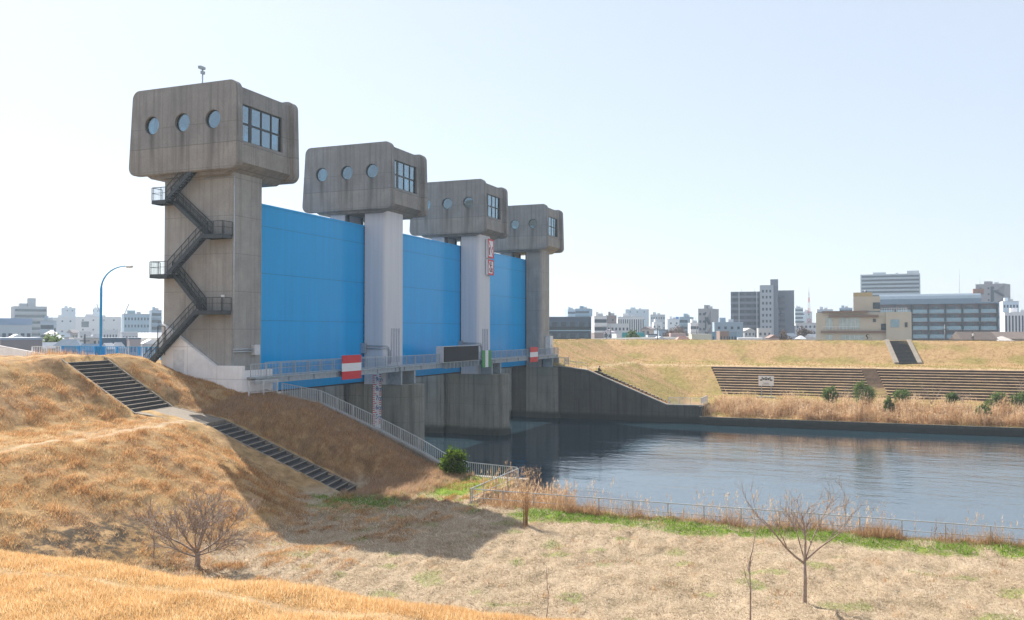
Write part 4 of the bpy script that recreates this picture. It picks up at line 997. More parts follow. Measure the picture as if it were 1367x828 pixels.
bare_tree('waterside_sapling', 'leaning bare sapling by the fence towards the right edge', 52.4, -9.6, .9, .03, [L_(.75, 0, .8, 1.6, .022, 1), L_(-.5, 0, .8, 1.1, .016, .8), L_(.5, .3, 1, .8, .014, 1)], 15, 2, .3, .6, (2, 3), (.1, -.3))
bare_tree('waterside_sapling', 'tall single dead stalk rising from the water left of centre fence', 53.0, 9.9, 1.4, .03, [L_(-.05, 0, 1, 1.5, .024, 1), L_(.2, 0, 1, .6, .01, .8)], 16, 1, .5, .4, (1, 2))
# dead broom weed: a brush on a bundled stalk
dw = thing('dead_weed', 'tall dead broom shaped weed at the tip of the tower shadow', 'plant', (46.6, 17.6, 2.65))
b = MB(); rr = random.Random(5)
for k in range(26):
    a = rr.uniform(0, 6.28); q_ = rr.uniform(.0, .12); e_ = rr.uniform(.15, .75); hh = rr.uniform(1.6, 3.3)
    b.tube([(46.6 + q_ * math.cos(a), 17.6 + q_ * math.sin(a), 2.6), (46.6 + q_ * 1.2 * math.cos(a), 17.6 + q_ * 1.2 * math.sin(a), 2.7 + hh * .5), (46.6 + e_ * math.cos(a), 17.6 + e_ * math.sin(a), 2.7 + hh)], [.016, .012, .005], 4, cap=False)
b.build('stalk', paint((.36, .2, .1), .9, .3), dw)
r5 = np.random.default_rng(5); n = 1500; a = r5.uniform(0, 6.28, n); q_ = r5.uniform(0, .8, n) ** .7; zz = 2.7 + r5.uniform(1.2, 3.4, n)
P = np.stack([46.6 + q_ * np.cos(a) * (zz - 3.2) / 2.4, 17.6 + q_ * np.sin(a) * (zz - 3.2) / 2.4, zz], 1); V = blades(P, (.05, .2), .018, .9, r5)
V = np.concatenate([V, blades(np.stack([46.6 + r5.normal(0, .38, 900), 17.6 + r5.normal(0, .38, 900), np.full(900, 2.68)], 1), (.1, .5), .015, .9, r5)])
V -= np.array(dw.location)
put('seed_head', tri_mesh(V, np.clip(r5.normal(.45, .2, len(V)), 0, 1), 'seed_head', MG['reed']), dw)
bush('evergreen_bush', 'round glossy green bush where the white fence reaches the water', 60.0, 28.3, 1.0, 1.15, 3000, .2, MG['leaf'], z=2.8, seed=2)
for i, (y, rx, rz, x, lab) in enumerate(((4.8, .95, 1.05, 146, 'round dark green bush on the far bank, first to the right of the notice board'), (-.2, 1.15, 1.5, 145, 'tall dark green bush on the far bank before the terrace stair'),
        (-5.6, 1.1, .85, 148, 'low olive green shrub right of the terrace stair on the far bank'), (-3.6, .6, .9, 139, 'small dark shrub down among the far reeds under the terrace stair'), (-17.9, 1.15, 1.1, 145, 'wide bright green bush among far reeds near the right edge'),
        (-20.8, .9, 1.1, 143, 'grey green bush right of the wide bright one at the right edge'), (-12.6, .7, .7, 149, 'faint low green shrub at the terrace foot between the bare trees'), (-15.4, .7, .8, 137, 'dark bush low on the far quay wall near the right edge'), (-22.8, .8, .9, 142, 'last bush cut by the right edge on the far bank'))):
    bush('bank_bush', lab, x, y, rx * 1.3, rz * 1.35, 4200, .2, MG['scrub'], 'bushes on the far bank', seed=20 + i)
for i, (y, x, h, lab) in enumerate(((2.2, 143, 2.6, 'bare thicket stems between the two dark bushes on the far bank'), (-9.6, 146, 2.9, 'pale leafless sapling with fan shaped branches on the far bank'), (-13.6, 143, 2.4, 'thin leafless sapling right of the fan shaped one on the far bank'), (-21.5, 147, 3.0, 'pale bare sapling beside the right edge bushes on the far bank'))):
    bare_tree('bank_sapling', lab, x, y, .7, .05, [L_(-.6, 0, .9, h * .7, .045, .9), L_(-.2, .2, 1, h * .8, .045, 1), L_(.25, 0, 1, h * .8, .045, 1), L_(.65, .2, .9, h * .7, .04, .9)], 40 + i, 2, .3, .6, (3, 4), group='bare saplings on the far bank')
TOWN = [  # wall colours leaned blue and pale, distance haze put into them
('house','pinkish grey flat roofed building with four windows at the left edge','apartment block','hazy town buildings left of the gate towers',89.5,109.5,0.99,4.96,8,12.89,'flat',(0.36,0.3,0.29),(0.4,0.45,0.52),2,4),
('warehouse','long pale hall with a wide blue grey roof band behind the pinkish flat building','warehouse','hazy town buildings left of the gate towers',198.1,245.1,0.961,9.88,10,17.69,'band',(0.5,0.55,0.6),(0.25,0.35,0.5),2,6),
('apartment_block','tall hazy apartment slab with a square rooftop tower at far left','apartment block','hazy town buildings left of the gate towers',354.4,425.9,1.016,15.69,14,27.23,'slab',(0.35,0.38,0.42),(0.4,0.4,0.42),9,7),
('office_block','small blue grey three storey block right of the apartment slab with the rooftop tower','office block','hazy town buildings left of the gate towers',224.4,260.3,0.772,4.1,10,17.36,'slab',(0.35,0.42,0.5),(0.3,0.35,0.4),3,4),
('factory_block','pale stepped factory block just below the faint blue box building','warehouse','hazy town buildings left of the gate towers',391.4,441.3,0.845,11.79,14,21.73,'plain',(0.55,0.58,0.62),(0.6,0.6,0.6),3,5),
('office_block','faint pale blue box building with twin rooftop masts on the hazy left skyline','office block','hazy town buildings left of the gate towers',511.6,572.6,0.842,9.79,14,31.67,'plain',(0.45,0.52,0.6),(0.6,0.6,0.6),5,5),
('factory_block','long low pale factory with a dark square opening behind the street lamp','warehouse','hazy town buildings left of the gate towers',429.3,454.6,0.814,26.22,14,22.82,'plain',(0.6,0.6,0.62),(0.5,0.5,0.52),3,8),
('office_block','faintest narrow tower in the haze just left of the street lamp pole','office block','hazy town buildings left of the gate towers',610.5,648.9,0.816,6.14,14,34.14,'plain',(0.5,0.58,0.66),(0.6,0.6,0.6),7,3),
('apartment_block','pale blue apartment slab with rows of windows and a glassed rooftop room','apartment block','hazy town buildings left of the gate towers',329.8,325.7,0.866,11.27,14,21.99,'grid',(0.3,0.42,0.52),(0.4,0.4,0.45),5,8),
('apartment_block','taller end tower close beside the first gate tower column','apartment block','hazy town buildings left of the gate towers',341.2,324.3,0.847,4.54,14,24.0,'slab',(0.32,0.42,0.52),(0.4,0.4,0.45),6,3),
('house','small cream house with white metal roof beside the pinkish flat building','house','hazy town buildings left of the gate towers',111.0,128.6,1.295,2.11,1.1,11.89,'gable',(0.45,0.42,0.36),(0.75,0.75,0.75),1,2),
('house','house with a big slate blue hipped roof above the white ramp wall','house','hazy town buildings left of the gate towers',105.0,117.3,0.527,3.46,1.7,12.5,'hip',(0.4,0.42,0.45),(0.18,0.25,0.33),1,3),
('house','narrow white two storey house behind the slate blue hipped roof','house','hazy town buildings left of the gate towers',150.3,164.9,1.006,1.85,0.9,12.28,'flat',(0.6,0.6,0.62),(0.7,0.7,0.7),2,2),
('house','beige grey box house with a flat white roof left of the lamp pole','house','hazy town buildings left of the gate towers',136.0,146.7,1.172,1.73,0.9,12.73,'flat',(0.5,0.47,0.45),(0.75,0.75,0.75),2,2),
('house','low white house with blue gable roof behind the start of the blue railing','house','hazy town buildings left of the gate towers',102.3,109.8,0.472,2.05,1.0,11.86,'gable',(0.6,0.6,0.62),(0.3,0.4,0.5),1,2),
('office_block','grey hall with a dark navy parapet right behind the street lamp pole','office block','hazy town buildings left of the gate towers',148.7,153.1,0.8,4.84,10,12.35,'band',(0.38,0.36,0.37),(0.07,0.12,0.18),2,4),
('house','white gable fronted house with one small window below the navy parapet hall','house','hazy town buildings left of the gate towers',110.8,115.2,2.027,3.02,0.8,11.84,'gable',(0.65,0.65,0.66),(0.6,0.6,0.62),1,1),
('house','house with pale pinkish hipped roof right of the white gable fronted house','house','hazy town buildings left of the gate towers',115.2,117.5,1.057,1.7,0.8,11.89,'hip',(0.6,0.58,0.58),(0.62,0.6,0.6),1,2),
('apartment_block','small dusky pink block with dark flat roof beside the utility pole','apartment block','hazy town buildings left of the gate towers',145.8,144.5,0.868,2.19,8,12.39,'flat',(0.42,0.35,0.35),(0.1,0.14,0.2),2,3),
('warehouse','shed with a brilliant white metal roof near the steel stair foot','warehouse','hazy town buildings left of the gate towers',158.4,152.1,0.852,3.17,7,11.94,'gable',(0.6,0.6,0.6),(0.85,0.85,0.85),1,3),
('house','distant house with white hipped roof below the small blue grey block','house','hazy town buildings left of the gate towers',179.9,207.5,1.031,1.89,8,14.0,'hip',(0.5,0.5,0.5),(0.7,0.7,0.7),1,2),
('house','pale roofed gable house behind the small cream house','house','hazy town buildings left of the gate towers',154.0,176.6,0.592,1.64,7,12.93,'gable',(0.45,0.46,0.5),(0.65,0.68,0.72),1,3),
('house','brownish grey gable house in front of the factory with the dark opening','house','hazy town buildings left of the gate towers',209.7,232.8,2.059,5.02,1.3,14.27,'gable',(0.4,0.38,0.38),(0.33,0.31,0.32),1,2),
('house','grey blue gable roof house left of the brownish grey gable','house','hazy town buildings left of the gate towers',171.4,193.4,1.195,2.19,1.1,13.22,'gable',(0.5,0.5,0.52),(0.55,0.6,0.65),1,2),
('office_block','low grey flat block under the factory opening','office block','hazy town buildings left of the gate towers',235.9,256.3,0.914,3.57,8,13.8,'flat',(0.5,0.52,0.55),(0.6,0.6,0.62),2,4),
('office_block','long grey low building right of the lamp pole below the cranes','office block','hazy town buildings left of the gate towers',254.7,263.2,0.714,4.93,8,14.36,'flat',(0.5,0.53,0.57),(0.55,0.58,0.6),2,5),
('office_block','wide grey low roofed building under the pale blue apartment slab','office block','hazy town buildings left of the gate towers',234.0,234.0,0.873,4.92,8,13.55,'flat',(0.48,0.5,0.54),(0.6,0.62,0.65),2,5),
('warehouse','long hazy grey shed behind the brilliant white roof','warehouse','hazy town buildings left of the gate towers',259.7,249.5,0.853,7.7,7,13.24,'gable',(0.5,0.53,0.57),(0.6,0.62,0.66),1,4),
('house','house with grey hipped roof directly left of the lamp pole','house','hazy town buildings left of the gate towers',182.1,193.7,1.34,2.64,1.3,12.99,'hip',(0.5,0.45,0.42),(0.5,0.5,0.52),1,2),
('house','house with white roof peeping over the pinkish flat building','house','hazy town buildings left of the gate towers',147.0,180.5,0.975,2.95,7,13.12,'gable',(0.5,0.5,0.52),(0.75,0.78,0.8),1,3),
('apartment_block','dark blue grey apartment block with balconies beside the last gate tower','apartment block','town buildings beyond the far levee',254.5,82.4,0.313,13.52,10,18.02,'balc',(0.09,0.12,0.17),(0.12,0.15,0.2),3,5),
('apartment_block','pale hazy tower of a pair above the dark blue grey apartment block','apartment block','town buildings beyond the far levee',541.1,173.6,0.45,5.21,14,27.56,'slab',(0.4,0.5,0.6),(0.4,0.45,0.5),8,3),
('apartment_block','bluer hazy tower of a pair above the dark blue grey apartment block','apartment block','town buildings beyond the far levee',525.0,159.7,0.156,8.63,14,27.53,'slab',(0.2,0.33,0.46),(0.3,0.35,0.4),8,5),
('apartment_block','white balcony striped apartment house next to the dark blue grey block','apartment block','town buildings beyond the far levee',335.2,95.8,0.366,4.82,14,19.56,'slab',(0.62,0.62,0.62),(0.55,0.55,0.55),6,4),
('office_block','brown grey box with blank walls right of the white striped apartment house','office block','town buildings beyond the far levee',395.3,107.1,0.265,4.72,14,20.92,'plain',(0.24,0.2,0.2),(0.3,0.3,0.3),3,3),
('apartment_block','wide white low apartment house under the brown grey box','apartment block','town buildings beyond the far levee',339.8,89.7,0.345,8.63,8,16.72,'flat',(0.62,0.62,0.63),(0.6,0.6,0.6),3,6),
('office_block','pale office building with many tall upright window strips','office block','town buildings beyond the far levee',427.8,106.4,0.314,12.78,14,20.72,'fins',(0.6,0.62,0.64),(0.5,0.5,0.52),5,12),
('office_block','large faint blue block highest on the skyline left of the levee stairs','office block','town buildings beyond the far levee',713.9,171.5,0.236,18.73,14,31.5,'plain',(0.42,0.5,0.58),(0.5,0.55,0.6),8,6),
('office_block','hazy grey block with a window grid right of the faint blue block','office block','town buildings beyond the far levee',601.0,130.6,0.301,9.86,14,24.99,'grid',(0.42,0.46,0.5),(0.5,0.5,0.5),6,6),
('office_block','short white building in front of the hazy grey window grid block','office block','town buildings beyond the far levee',482.2,104.8,0.301,4.42,14,18.68,'plain',(0.6,0.62,0.65),(0.6,0.6,0.6),3,3),
('office_block','white building carrying a small blue rooftop board','office block','town buildings beyond the far levee',525.2,104.6,0.284,7.48,14,20.85,'plain',(0.62,0.66,0.7),(0.6,0.6,0.6),5,4),
('office_block','blue glass office with a pale corner pier left of the tall grey slab','office block','town buildings beyond the far levee',448.0,82.2,-0.028,4.13,14,20.88,'slab',(0.3,0.42,0.5),(0.25,0.38,0.45),5,4),
('apartment_block','stepped white terraces house at the foot of the blue glass office','apartment block','town buildings beyond the far levee',409.1,71.8,0.261,4.11,14,17.53,'slab',(0.7,0.7,0.72),(0.7,0.7,0.7),4,3),
('apartment_block','tall grey slab with a zigzag outside stair on its right end','apartment block','town buildings beyond the far levee',391.4,62.2,-0.087,5.58,14,23.46,'stair',(0.33,0.33,0.35),(0.35,0.35,0.36),8,2),
('office_block','low blue grey block at the foot of the tall grey slab','office block','town buildings beyond the far levee',343.4,47.5,0.207,10.46,14,17.15,'plain',(0.3,0.38,0.45),(0.35,0.42,0.5),2,8),
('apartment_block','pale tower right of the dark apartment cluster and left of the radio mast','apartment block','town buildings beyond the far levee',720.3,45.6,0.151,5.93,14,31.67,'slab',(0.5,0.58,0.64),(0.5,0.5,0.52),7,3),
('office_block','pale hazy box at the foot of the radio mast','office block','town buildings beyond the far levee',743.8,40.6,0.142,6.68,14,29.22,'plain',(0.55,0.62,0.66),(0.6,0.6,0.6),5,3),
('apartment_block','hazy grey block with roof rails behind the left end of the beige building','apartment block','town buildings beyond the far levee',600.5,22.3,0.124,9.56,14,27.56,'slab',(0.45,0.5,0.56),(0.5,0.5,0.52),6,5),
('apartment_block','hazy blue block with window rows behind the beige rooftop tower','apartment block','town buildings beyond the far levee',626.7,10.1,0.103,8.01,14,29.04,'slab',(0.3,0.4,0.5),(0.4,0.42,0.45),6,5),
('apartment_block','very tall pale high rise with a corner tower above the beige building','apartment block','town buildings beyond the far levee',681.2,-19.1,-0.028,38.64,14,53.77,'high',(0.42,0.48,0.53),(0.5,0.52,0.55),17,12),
('apartment_block','tall dusky apartment tower with a zigzag outside stair at the right edge','apartment block','town buildings beyond the far levee',549.4,-67.5,-0.332,14.19,14,39.45,'stair',(0.3,0.29,0.31),(0.35,0.33,0.35),13,4),
('office_block','white and light blue office with dotted windows at the far right','office block','town buildings beyond the far levee',473.0,-64.7,-0.031,6.45,14,27.7,'grid',(0.55,0.66,0.78),(0.6,0.6,0.6),7,5),
('office_block','bright white building with upright blue window strips at the right edge','office block','town buildings beyond the far levee',383.5,-55.9,-0.075,10.69,14,20.79,'fins',(0.75,0.75,0.78),(0.75,0.75,0.75),4,10),
('house','big brown tiled gable roof right below the long balcony block','house','town buildings beyond the far levee',255.9,-26.8,0.332,8.3,7,13.61,'gable',(0.25,0.2,0.17),(0.13,0.1,0.085),1,3),
('house','long brown tiled roof running off the right edge','house','town buildings beyond the far levee',288.0,-40.1,-0.069,11.89,7,13.59,'gable',(0.3,0.24,0.2),(0.16,0.125,0.11),1,3),
('house','low pale grey hipped roof in front of the long brown tiled roof','house','town buildings beyond the far levee',266.9,-34.7,0.045,5.23,8,12.42,'hip',(0.3,0.3,0.3),(0.45,0.42,0.4),1,3),
('house','low dull brown house beside the dark blue grey apartment block','house','town buildings beyond the far levee',279.0,80.3,0.42,3.0,8,13.32,'flat',(0.28,0.23,0.22),(0.35,0.3,0.3),2,2),
('house','grey house with a pale lilac roof behind the cyclist on the levee','house','town buildings beyond the far levee',323.6,88.4,0.057,3.34,7,14.36,'gable',(0.55,0.56,0.6),(0.55,0.5,0.55),2,2),
('house','small bright white box house right of the lower lilac roofed house','house','town buildings beyond the far levee',271.6,71.9,0.433,1.41,8,12.87,'flat',(0.7,0.7,0.72),(0.7,0.7,0.7),1,2),
('shop_building','low shop with a teal roof edge left of the dark roofed grey house','office block','town buildings beyond the far levee',289.2,70.8,0.24,7.06,10,13.31,'band',(0.45,0.5,0.48),(0.05,0.33,0.36),2,4),
('house','house with a dark slate hipped roof above the teal roof edge','house','town buildings beyond the far levee',365.1,93.7,0.513,1.72,8,15.37,'hip',(0.5,0.52,0.55),(0.12,0.15,0.2),1,2),
('house','pinkish house with a dark brown gable above the teal shop','house','town buildings beyond the far levee',338.8,77.1,-0.038,3.43,7,15.53,'gable',(0.5,0.42,0.38),(0.25,0.2,0.2),2,2),
('house','light blue house with a black parapet below the pinkish house','house','town buildings beyond the far levee',275.6,61.6,0.307,3.0,8,12.87,'flat',(0.5,0.55,0.6),(0.05,0.07,0.1),2,3),
('house','grey blue house with a dark flat roof in the middle of the low houses','house','town buildings beyond the far levee',311.4,66.2,0.419,3.33,8,14.33,'flat',(0.3,0.38,0.46),(0.08,0.1,0.13),2,3),
('house','very low house with pale violet roof peeping over the levee crest','house','town buildings beyond the far levee',256.2,55.0,0.351,3.32,7,12.29,'gable',(0.55,0.58,0.66),(0.5,0.55,0.66),1,3),
('house','low shop house with a salmon pink eave left of the cream apartment','house','town buildings beyond the far levee',294.5,57.3,0.279,4.7,10,13.06,'band',(0.42,0.3,0.3),(0.5,0.36,0.33),2,3),
('house','house with a rust red hipped roof in front of the salmon eave','house','town buildings beyond the far levee',263.1,49.5,0.535,3.53,1.8,12.25,'hip',(0.45,0.45,0.5),(0.38,0.2,0.16),1,2),
('house','long dark purplish roof between the low houses and the blue glass office','house','town buildings beyond the far levee',393.2,75.7,0.19,5.2,7,15.45,'gable',(0.3,0.25,0.27),(0.2,0.17,0.2),2,3),
('apartment_block','low cream apartment house with three dark windows on the levee skyline','apartment block','town buildings beyond the far levee',272.1,45.9,0.272,5.8,10,12.9,'grid',(0.58,0.55,0.44),(0.55,0.53,0.45),2,3),
('house','blue box house between the cream apartment and the brick house','house','town buildings beyond the far levee',308.3,46.7,0.15,2.48,8,13.55,'flat',(0.2,0.33,0.42),(0.2,0.3,0.4),2,2),
('house','red brown brick house beside the blue box house','house','town buildings beyond the far levee',293.9,42.2,0.282,2.91,8,13.8,'flat',(0.27,0.18,0.14),(0.3,0.22,0.18),2,3),
('house','dark blue flat roofed house under the dark apartment cluster','house','town buildings beyond the far levee',305.5,40.1,-0.009,2.79,8,13.55,'flat',(0.22,0.32,0.4),(0.25,0.3,0.36),2,3),
('warehouse','long low white roof just showing over the levee left of the walker','warehouse','town buildings beyond the far levee',250.9,28.7,0.149,6.4,8,11.97,'flat',(0.7,0.7,0.72),(0.75,0.75,0.76),1,4),
('house','grey gable house at the foot of the apartment cluster stair tower','house','town buildings beyond the far levee',394.0,46.2,0.466,4.74,7,15.09,'gable',(0.5,0.5,0.5),(0.5,0.48,0.46),1,3),
('house','pale flat roofed house right of the grey gable at the cluster foot','house','town buildings beyond the far levee',376.5,37.3,0.186,5.19,8,15.02,'flat',(0.55,0.52,0.5),(0.5,0.5,0.5),2,3),
('house','house with a dark maroon roof behind the walker on the levee','house','town buildings beyond the far levee',283.8,25.7,0.265,2.78,7,12.66,'gable',(0.4,0.3,0.28),(0.2,0.12,0.1),1,2),
('house','house with a slate blue gable roof right of the walker','house','town buildings beyond the far levee',296.2,21.5,-0.277,2.27,7,13.09,'gable',(0.4,0.43,0.48),(0.22,0.27,0.33),1,3),
('house','small grey hipped roof right of the slate blue gable','house','town buildings beyond the far levee',282.2,17.2,0.235,1.62,8,12.45,'hip',(0.5,0.5,0.52),(0.35,0.37,0.4),1,2),
('house','white gable house touching the left end of the beige building','house','town buildings beyond the far levee',275.0,13.6,1.097,4.07,1.5,12.92,'gable',(0.6,0.6,0.6),(0.6,0.6,0.62),1,2),
('apartment_block','pale low block at the right foot of the dark apartment cluster','apartment block','town buildings beyond the far levee',442.7,33.1,0.162,6.81,8,16.29,'flat',(0.5,0.5,0.52),(0.5,0.5,0.5),2,4),
('warehouse','wide pale low hall beneath the radio mast','warehouse','town buildings beyond the far levee',477.4,26.8,0.143,10.2,8,17.99,'flat',(0.55,0.56,0.58),(0.5,0.45,0.42),2,5),
]
# ---------------------------------------------------------------- town
WCACHE = {}
def unit_mesh(key, mat, fn):
    k = (key, mat.name)
    if k not in WCACHE:
        b = MB(); fn(b); WCACHE[k] = b.mesh(key, mat)
    return WCACHE[k]
def ubox(key, mat, parent, x, y, z, sx, sy, sz):
    """unit box part, scaled (shared mesh)"""
    o = put(key, unit_mesh(key, mat, lambda b: b.box(-.5, .5, -.5, .5, 0, 1)), parent, (x, y, z)); o.scale = (sx, sy, sz); return o
M['pane_sky'] = paint((.10, .15, .19), .12, .3); M['dim'] = paint((.05, .07, .095), .35, .3); M['rail_glass'] = paint((.25, .38, .45), .2, .15)
GROUND_Z = 2.9
def building(name, label, cat, group, X, Y, rz, w, d, zt, style, wc, rc, fl, by):
    """local frame: -x faces the camera side, y runs along the front"""
    t = thing(name, label, cat, (X, Y, GROUND_Z), rz, group)
    H = zt - GROUND_Z; wm = paint(wc, .8, .10, 0, .6); rm = paint(rc, .7, .12, 0, .8); x0 = -d / 2
    fh = H / max(fl, 1); vis = max(0, 8.5 - GROUND_Z)                 # what stands under the levee line is not seen
    # storeys are about 3 m: count them from the top
    if style in ('gable', 'hip'):
        rh = min(H * .35, max(1.0, min(w, d) * .28)); eave = H - rh; ov = .35
        ubox('wall', wm, t, 0, 0, 0, d, w, eave)
        b = MB(); a, c, z0, z1 = d / 2 + ov, w / 2 + ov, eave - .05, H
        if style == 'gable':
            if w >= d: P = [(-a, -c, z0), (a, -c, z0), (a, c, z0), (-a, c, z0), (0, -c, z1), (0, c, z1)]; F = [(0, 4, 5, 3), (1, 2, 5, 4), (0, 1, 4), (2, 3, 5), (0, 3, 2, 1)]
            else: P = [(-a, -c, z0), (a, -c, z0), (a, c, z0), (-a, c, z0), (-a, 0, z1), (a, 0, z1)]; F = [(0, 1, 5, 4), (3, 4, 5, 2), (0, 4, 3), (1, 2, 5), (0, 3, 2, 1)]
        else:
            k = max(.2, w / 2 - d / 2 * .8); P = [(-a, -c, z0), (a, -c, z0), (a, c, z0), (-a, c, z0), (0, -k, z1), (0, k, z1)]; F = [(0, 4, 5, 3), (1, 2, 5, 4), (0, 1, 4), (2, 3, 5), (0, 3, 2, 1)]
        b.add(P, F); b.build('roof', rm, t, True)
        zs = [eave - 1.9]
        if eave > 6.5: zs.append(eave - 4.7)
        for z in zs:
            for k in range(by):
                y = (k + .5 - by / 2) * w / by; ubox('window', M['dim'], t, x0 - .0, y, z, .08, min(1.5, w / by * .5), 1.1)
        return t
    ubox('wall', wm, t, 0, 0, 0, d, w, H - .3)
    ubox('roof', rm, t, 0, 0, H - .3, d + .1, w + .1, .3)
    n_st = max(1, int((H - 4.5) / 3.0))
    st = min(fl, n_st) if style != 'high' else fl
    sh = 3.0 if st < n_st else max(2.6, (H - 4.5) / max(1, st)); sh = min(sh, 3.4)
    if style == 'high': sh = 2.75
    for f in range(st):
        zb = H - .9 - (f + 1) * sh + .4
        if zb < 3.5: break
        if style in ('slab', 'balc', 'high', 'stair'):
            ww = w * (.62 if style == 'stair' else 1.0); yo = w * .19 * (1 if style == 'stair' else 0)
            if style == 'stair':
                for k in range(2): ubox('window', M['dim'], t, x0, yo + (k - .5) * ww * .45, zb + .8, .08, .9, 1.0)
                if f == 0: ubox('recess_shade_strip', M['dim'], t, x0 + .02, -w * .08, 3, .1, w * .12, H - 4.5)  # flat dark strip on the wall, its colour stands for recess shade
                b = MB(); y0, y1 = -w / 2 + .25, -w / 2 + w * .36; s_ = 1 if f % 2 else -1; ym = (y0 + y1) / 2; hw = (y1 - y0) / 2
                b.bar((x0 - .7, ym - s_ * hw, zb), (x0 - .7, ym + s_ * hw, zb + sh), 1.2, .5, 0, (1, 0, 0)); b.build('outside_stair_flight', M['dim'] if f % 2 else wm, t, True)
            else:
                ubox('glazing_band', M['dim'], t, x0, yo, zb + .95, .12, ww * .96, 1.35)
                ubox('balcony', wm if style != 'balc' else M['steel'], t, x0 - .45, yo, zb - .25, .9, ww * .98, 1.15)
                if style == 'balc': ubox('balcony_slab', rm if False else M['rail_glass'], t, x0 - .5, yo, zb - .35, 1.05, ww, .32)
                if style in ('balc',):
                    for k in range(by): ubox('window', M['pane_sky'], t, x0 - .03, (k + .5 - by / 2) * w / by, zb + .9, .12, 1.1, 1.5)
        elif style == 'grid':
            for k in range(by): ubox('window', M['dim'], t, x0, (k + .5 - by / 2) * w / by, zb + .8, .1, w / by * .5, 1.3)
        elif style == 'flat':
            for k in range(by): ubox('window', M['dim'], t, x0, (k + .5 - by / 2) * w / by, zb + .9, .1, min(1.6, w / by * .45), 1.1)
        elif style == 'band' and f > 0:
            for k in range(by): ubox('window', M['dim'], t, x0, (k + .5 - by / 2) * w / by, zb + .7, .1, w / by * .6, 1.2)
        elif style == 'plain' and f % 2 == 0:
            for k in range(max(2, by // 2)): ubox('window', M['dim'], t, x0, (k + .5 - by / 4) * w / by * 1.8, zb + .8, .1, .9, 1.0)
    if style == 'fins':
        for k in range(by): ubox('window_strip', M['dim'], t, x0, (k + .5 - by / 2) * w / by, H * .35, .1, w / by * .45, H * .58)
    if style == 'band':
        ubox('fascia', rm, t, x0 - .12, 0, H - 2.0, .3, w + .3, 1.68)
    if style in ('slab', 'grid', 'high', 'stair', 'plain', 'fins') and H > 12:
        ubox('roof_box', wm, t, d * .1, w * .18, H, d * .4, w * .22, 1.7)
        o = put('roof_mast', unit_mesh('roof_mast', M['girder'], lambda b: b.tube([(0, 0, 0), (0, 0, 2.6)], .05, 5)), t, (0, -w * .2, H))
        ubox('water_tank', paint((.5, .52, .55), .5), t, 0, -w * .12, H, 1.6, 1.8, 1.1)
    return t
for r_ in TOWN:
    nm, lab, cat, grp, X, Y, rz, w, d, zt, sty, wc, rc, fl, by = r_
    t = building(*r_)
    H = zt - GROUND_Z
    if 'square rooftop tower' in lab: ubox('roof_tower', paint(wc, .8, .1, 0, .6), t, 0, -1.2, H, 5, 3.6, 4.6)
    if 'glassed rooftop' in lab: ubox('roof_room', M['rail_glass'], t, 0, w * .18, H, 4, w * .32, 1.7)
    if 'dark square opening' in lab or 'dark opening' in lab: pass
    if 'behind the street lamp' in lab and sty == 'plain': ubox('opening', M['dim'], t, -d / 2, w * .29, H - 6.6, .2, 4.2, 3.6)
    if 'blue rooftop board' in lab: ubox('roof_board', paint((.05, .2, .6), .5), t, -d / 2, -w * .28, H, .3, 1.7, 1.3)
    if 'corner tower' in lab: ubox('corner_tower', paint((.55, .6, .64), .8), t, -1, -w * .38, H - 34, 12, w * .2, 36.0)
# dark apartment cluster: two wings and a pale stair tower
cl = thing('apartment_block', 'dark apartment cluster with a paler stair tower in the middle of the skyline', 'apartment block', (432, 44, GROUND_Z), math.atan2(44, 432), 'town buildings beyond the far levee')
DW = paint((.11, .125, .165), .8, .1, 0, .5); PW = paint((.38, .41, .46), .8, .1, 0, .5); MW_ = paint((.18, .2, .25), .8, .1, 0, .5)  # cluster walls tinted bluish, some distance haze put into the paint
ubox('wall', DW, cl, 0, 7.2, 0, 14, 13.2, 29.3); ubox('wall', MW_, cl, 4, -10.2, 0, 16, 9.0, 29.8); ubox('stair_tower', PW, cl, -9, -2.4, 0, 9, 6.0, 31.9); ubox('lift_tower', MW_, cl, -8, -5.8, 0, 9, 3.4, 34.6)
for f in range(9):
    z = 28.2 - f * 2.75
    ubox('balcony', MW_, cl, -7.4, 7.4, z - 1.9, .9, 12.6, 1.05)
    for k in range(3): ubox('window', M['dim'], cl, -13.5, -.8 - k * 1.6, z + .3, .1, .8, 1.2)
    ubox('balcony', DW, cl, -4.4, -8.4, z - 1.9, .9, 4.2, 1.05)
    for k in range(4): ubox('window', M['dim'], cl, -7.0, 2.4 + k * 3.2, z - .7, .12, 1.9, 1.3)
for y in (2.0, 10.0): ubox('downpipe_bay', PW, cl, -7.6, y, 0, .8, .5, 29.2)
for y in (-3.0, 3.0, 9.0): put('roof_mast', unit_mesh('roof_mast', M['girder'], lambda b: b.tube([(0, 0, 0), (0, 0, 2.6)], .05, 5)), cl, (0, y, 29.3))
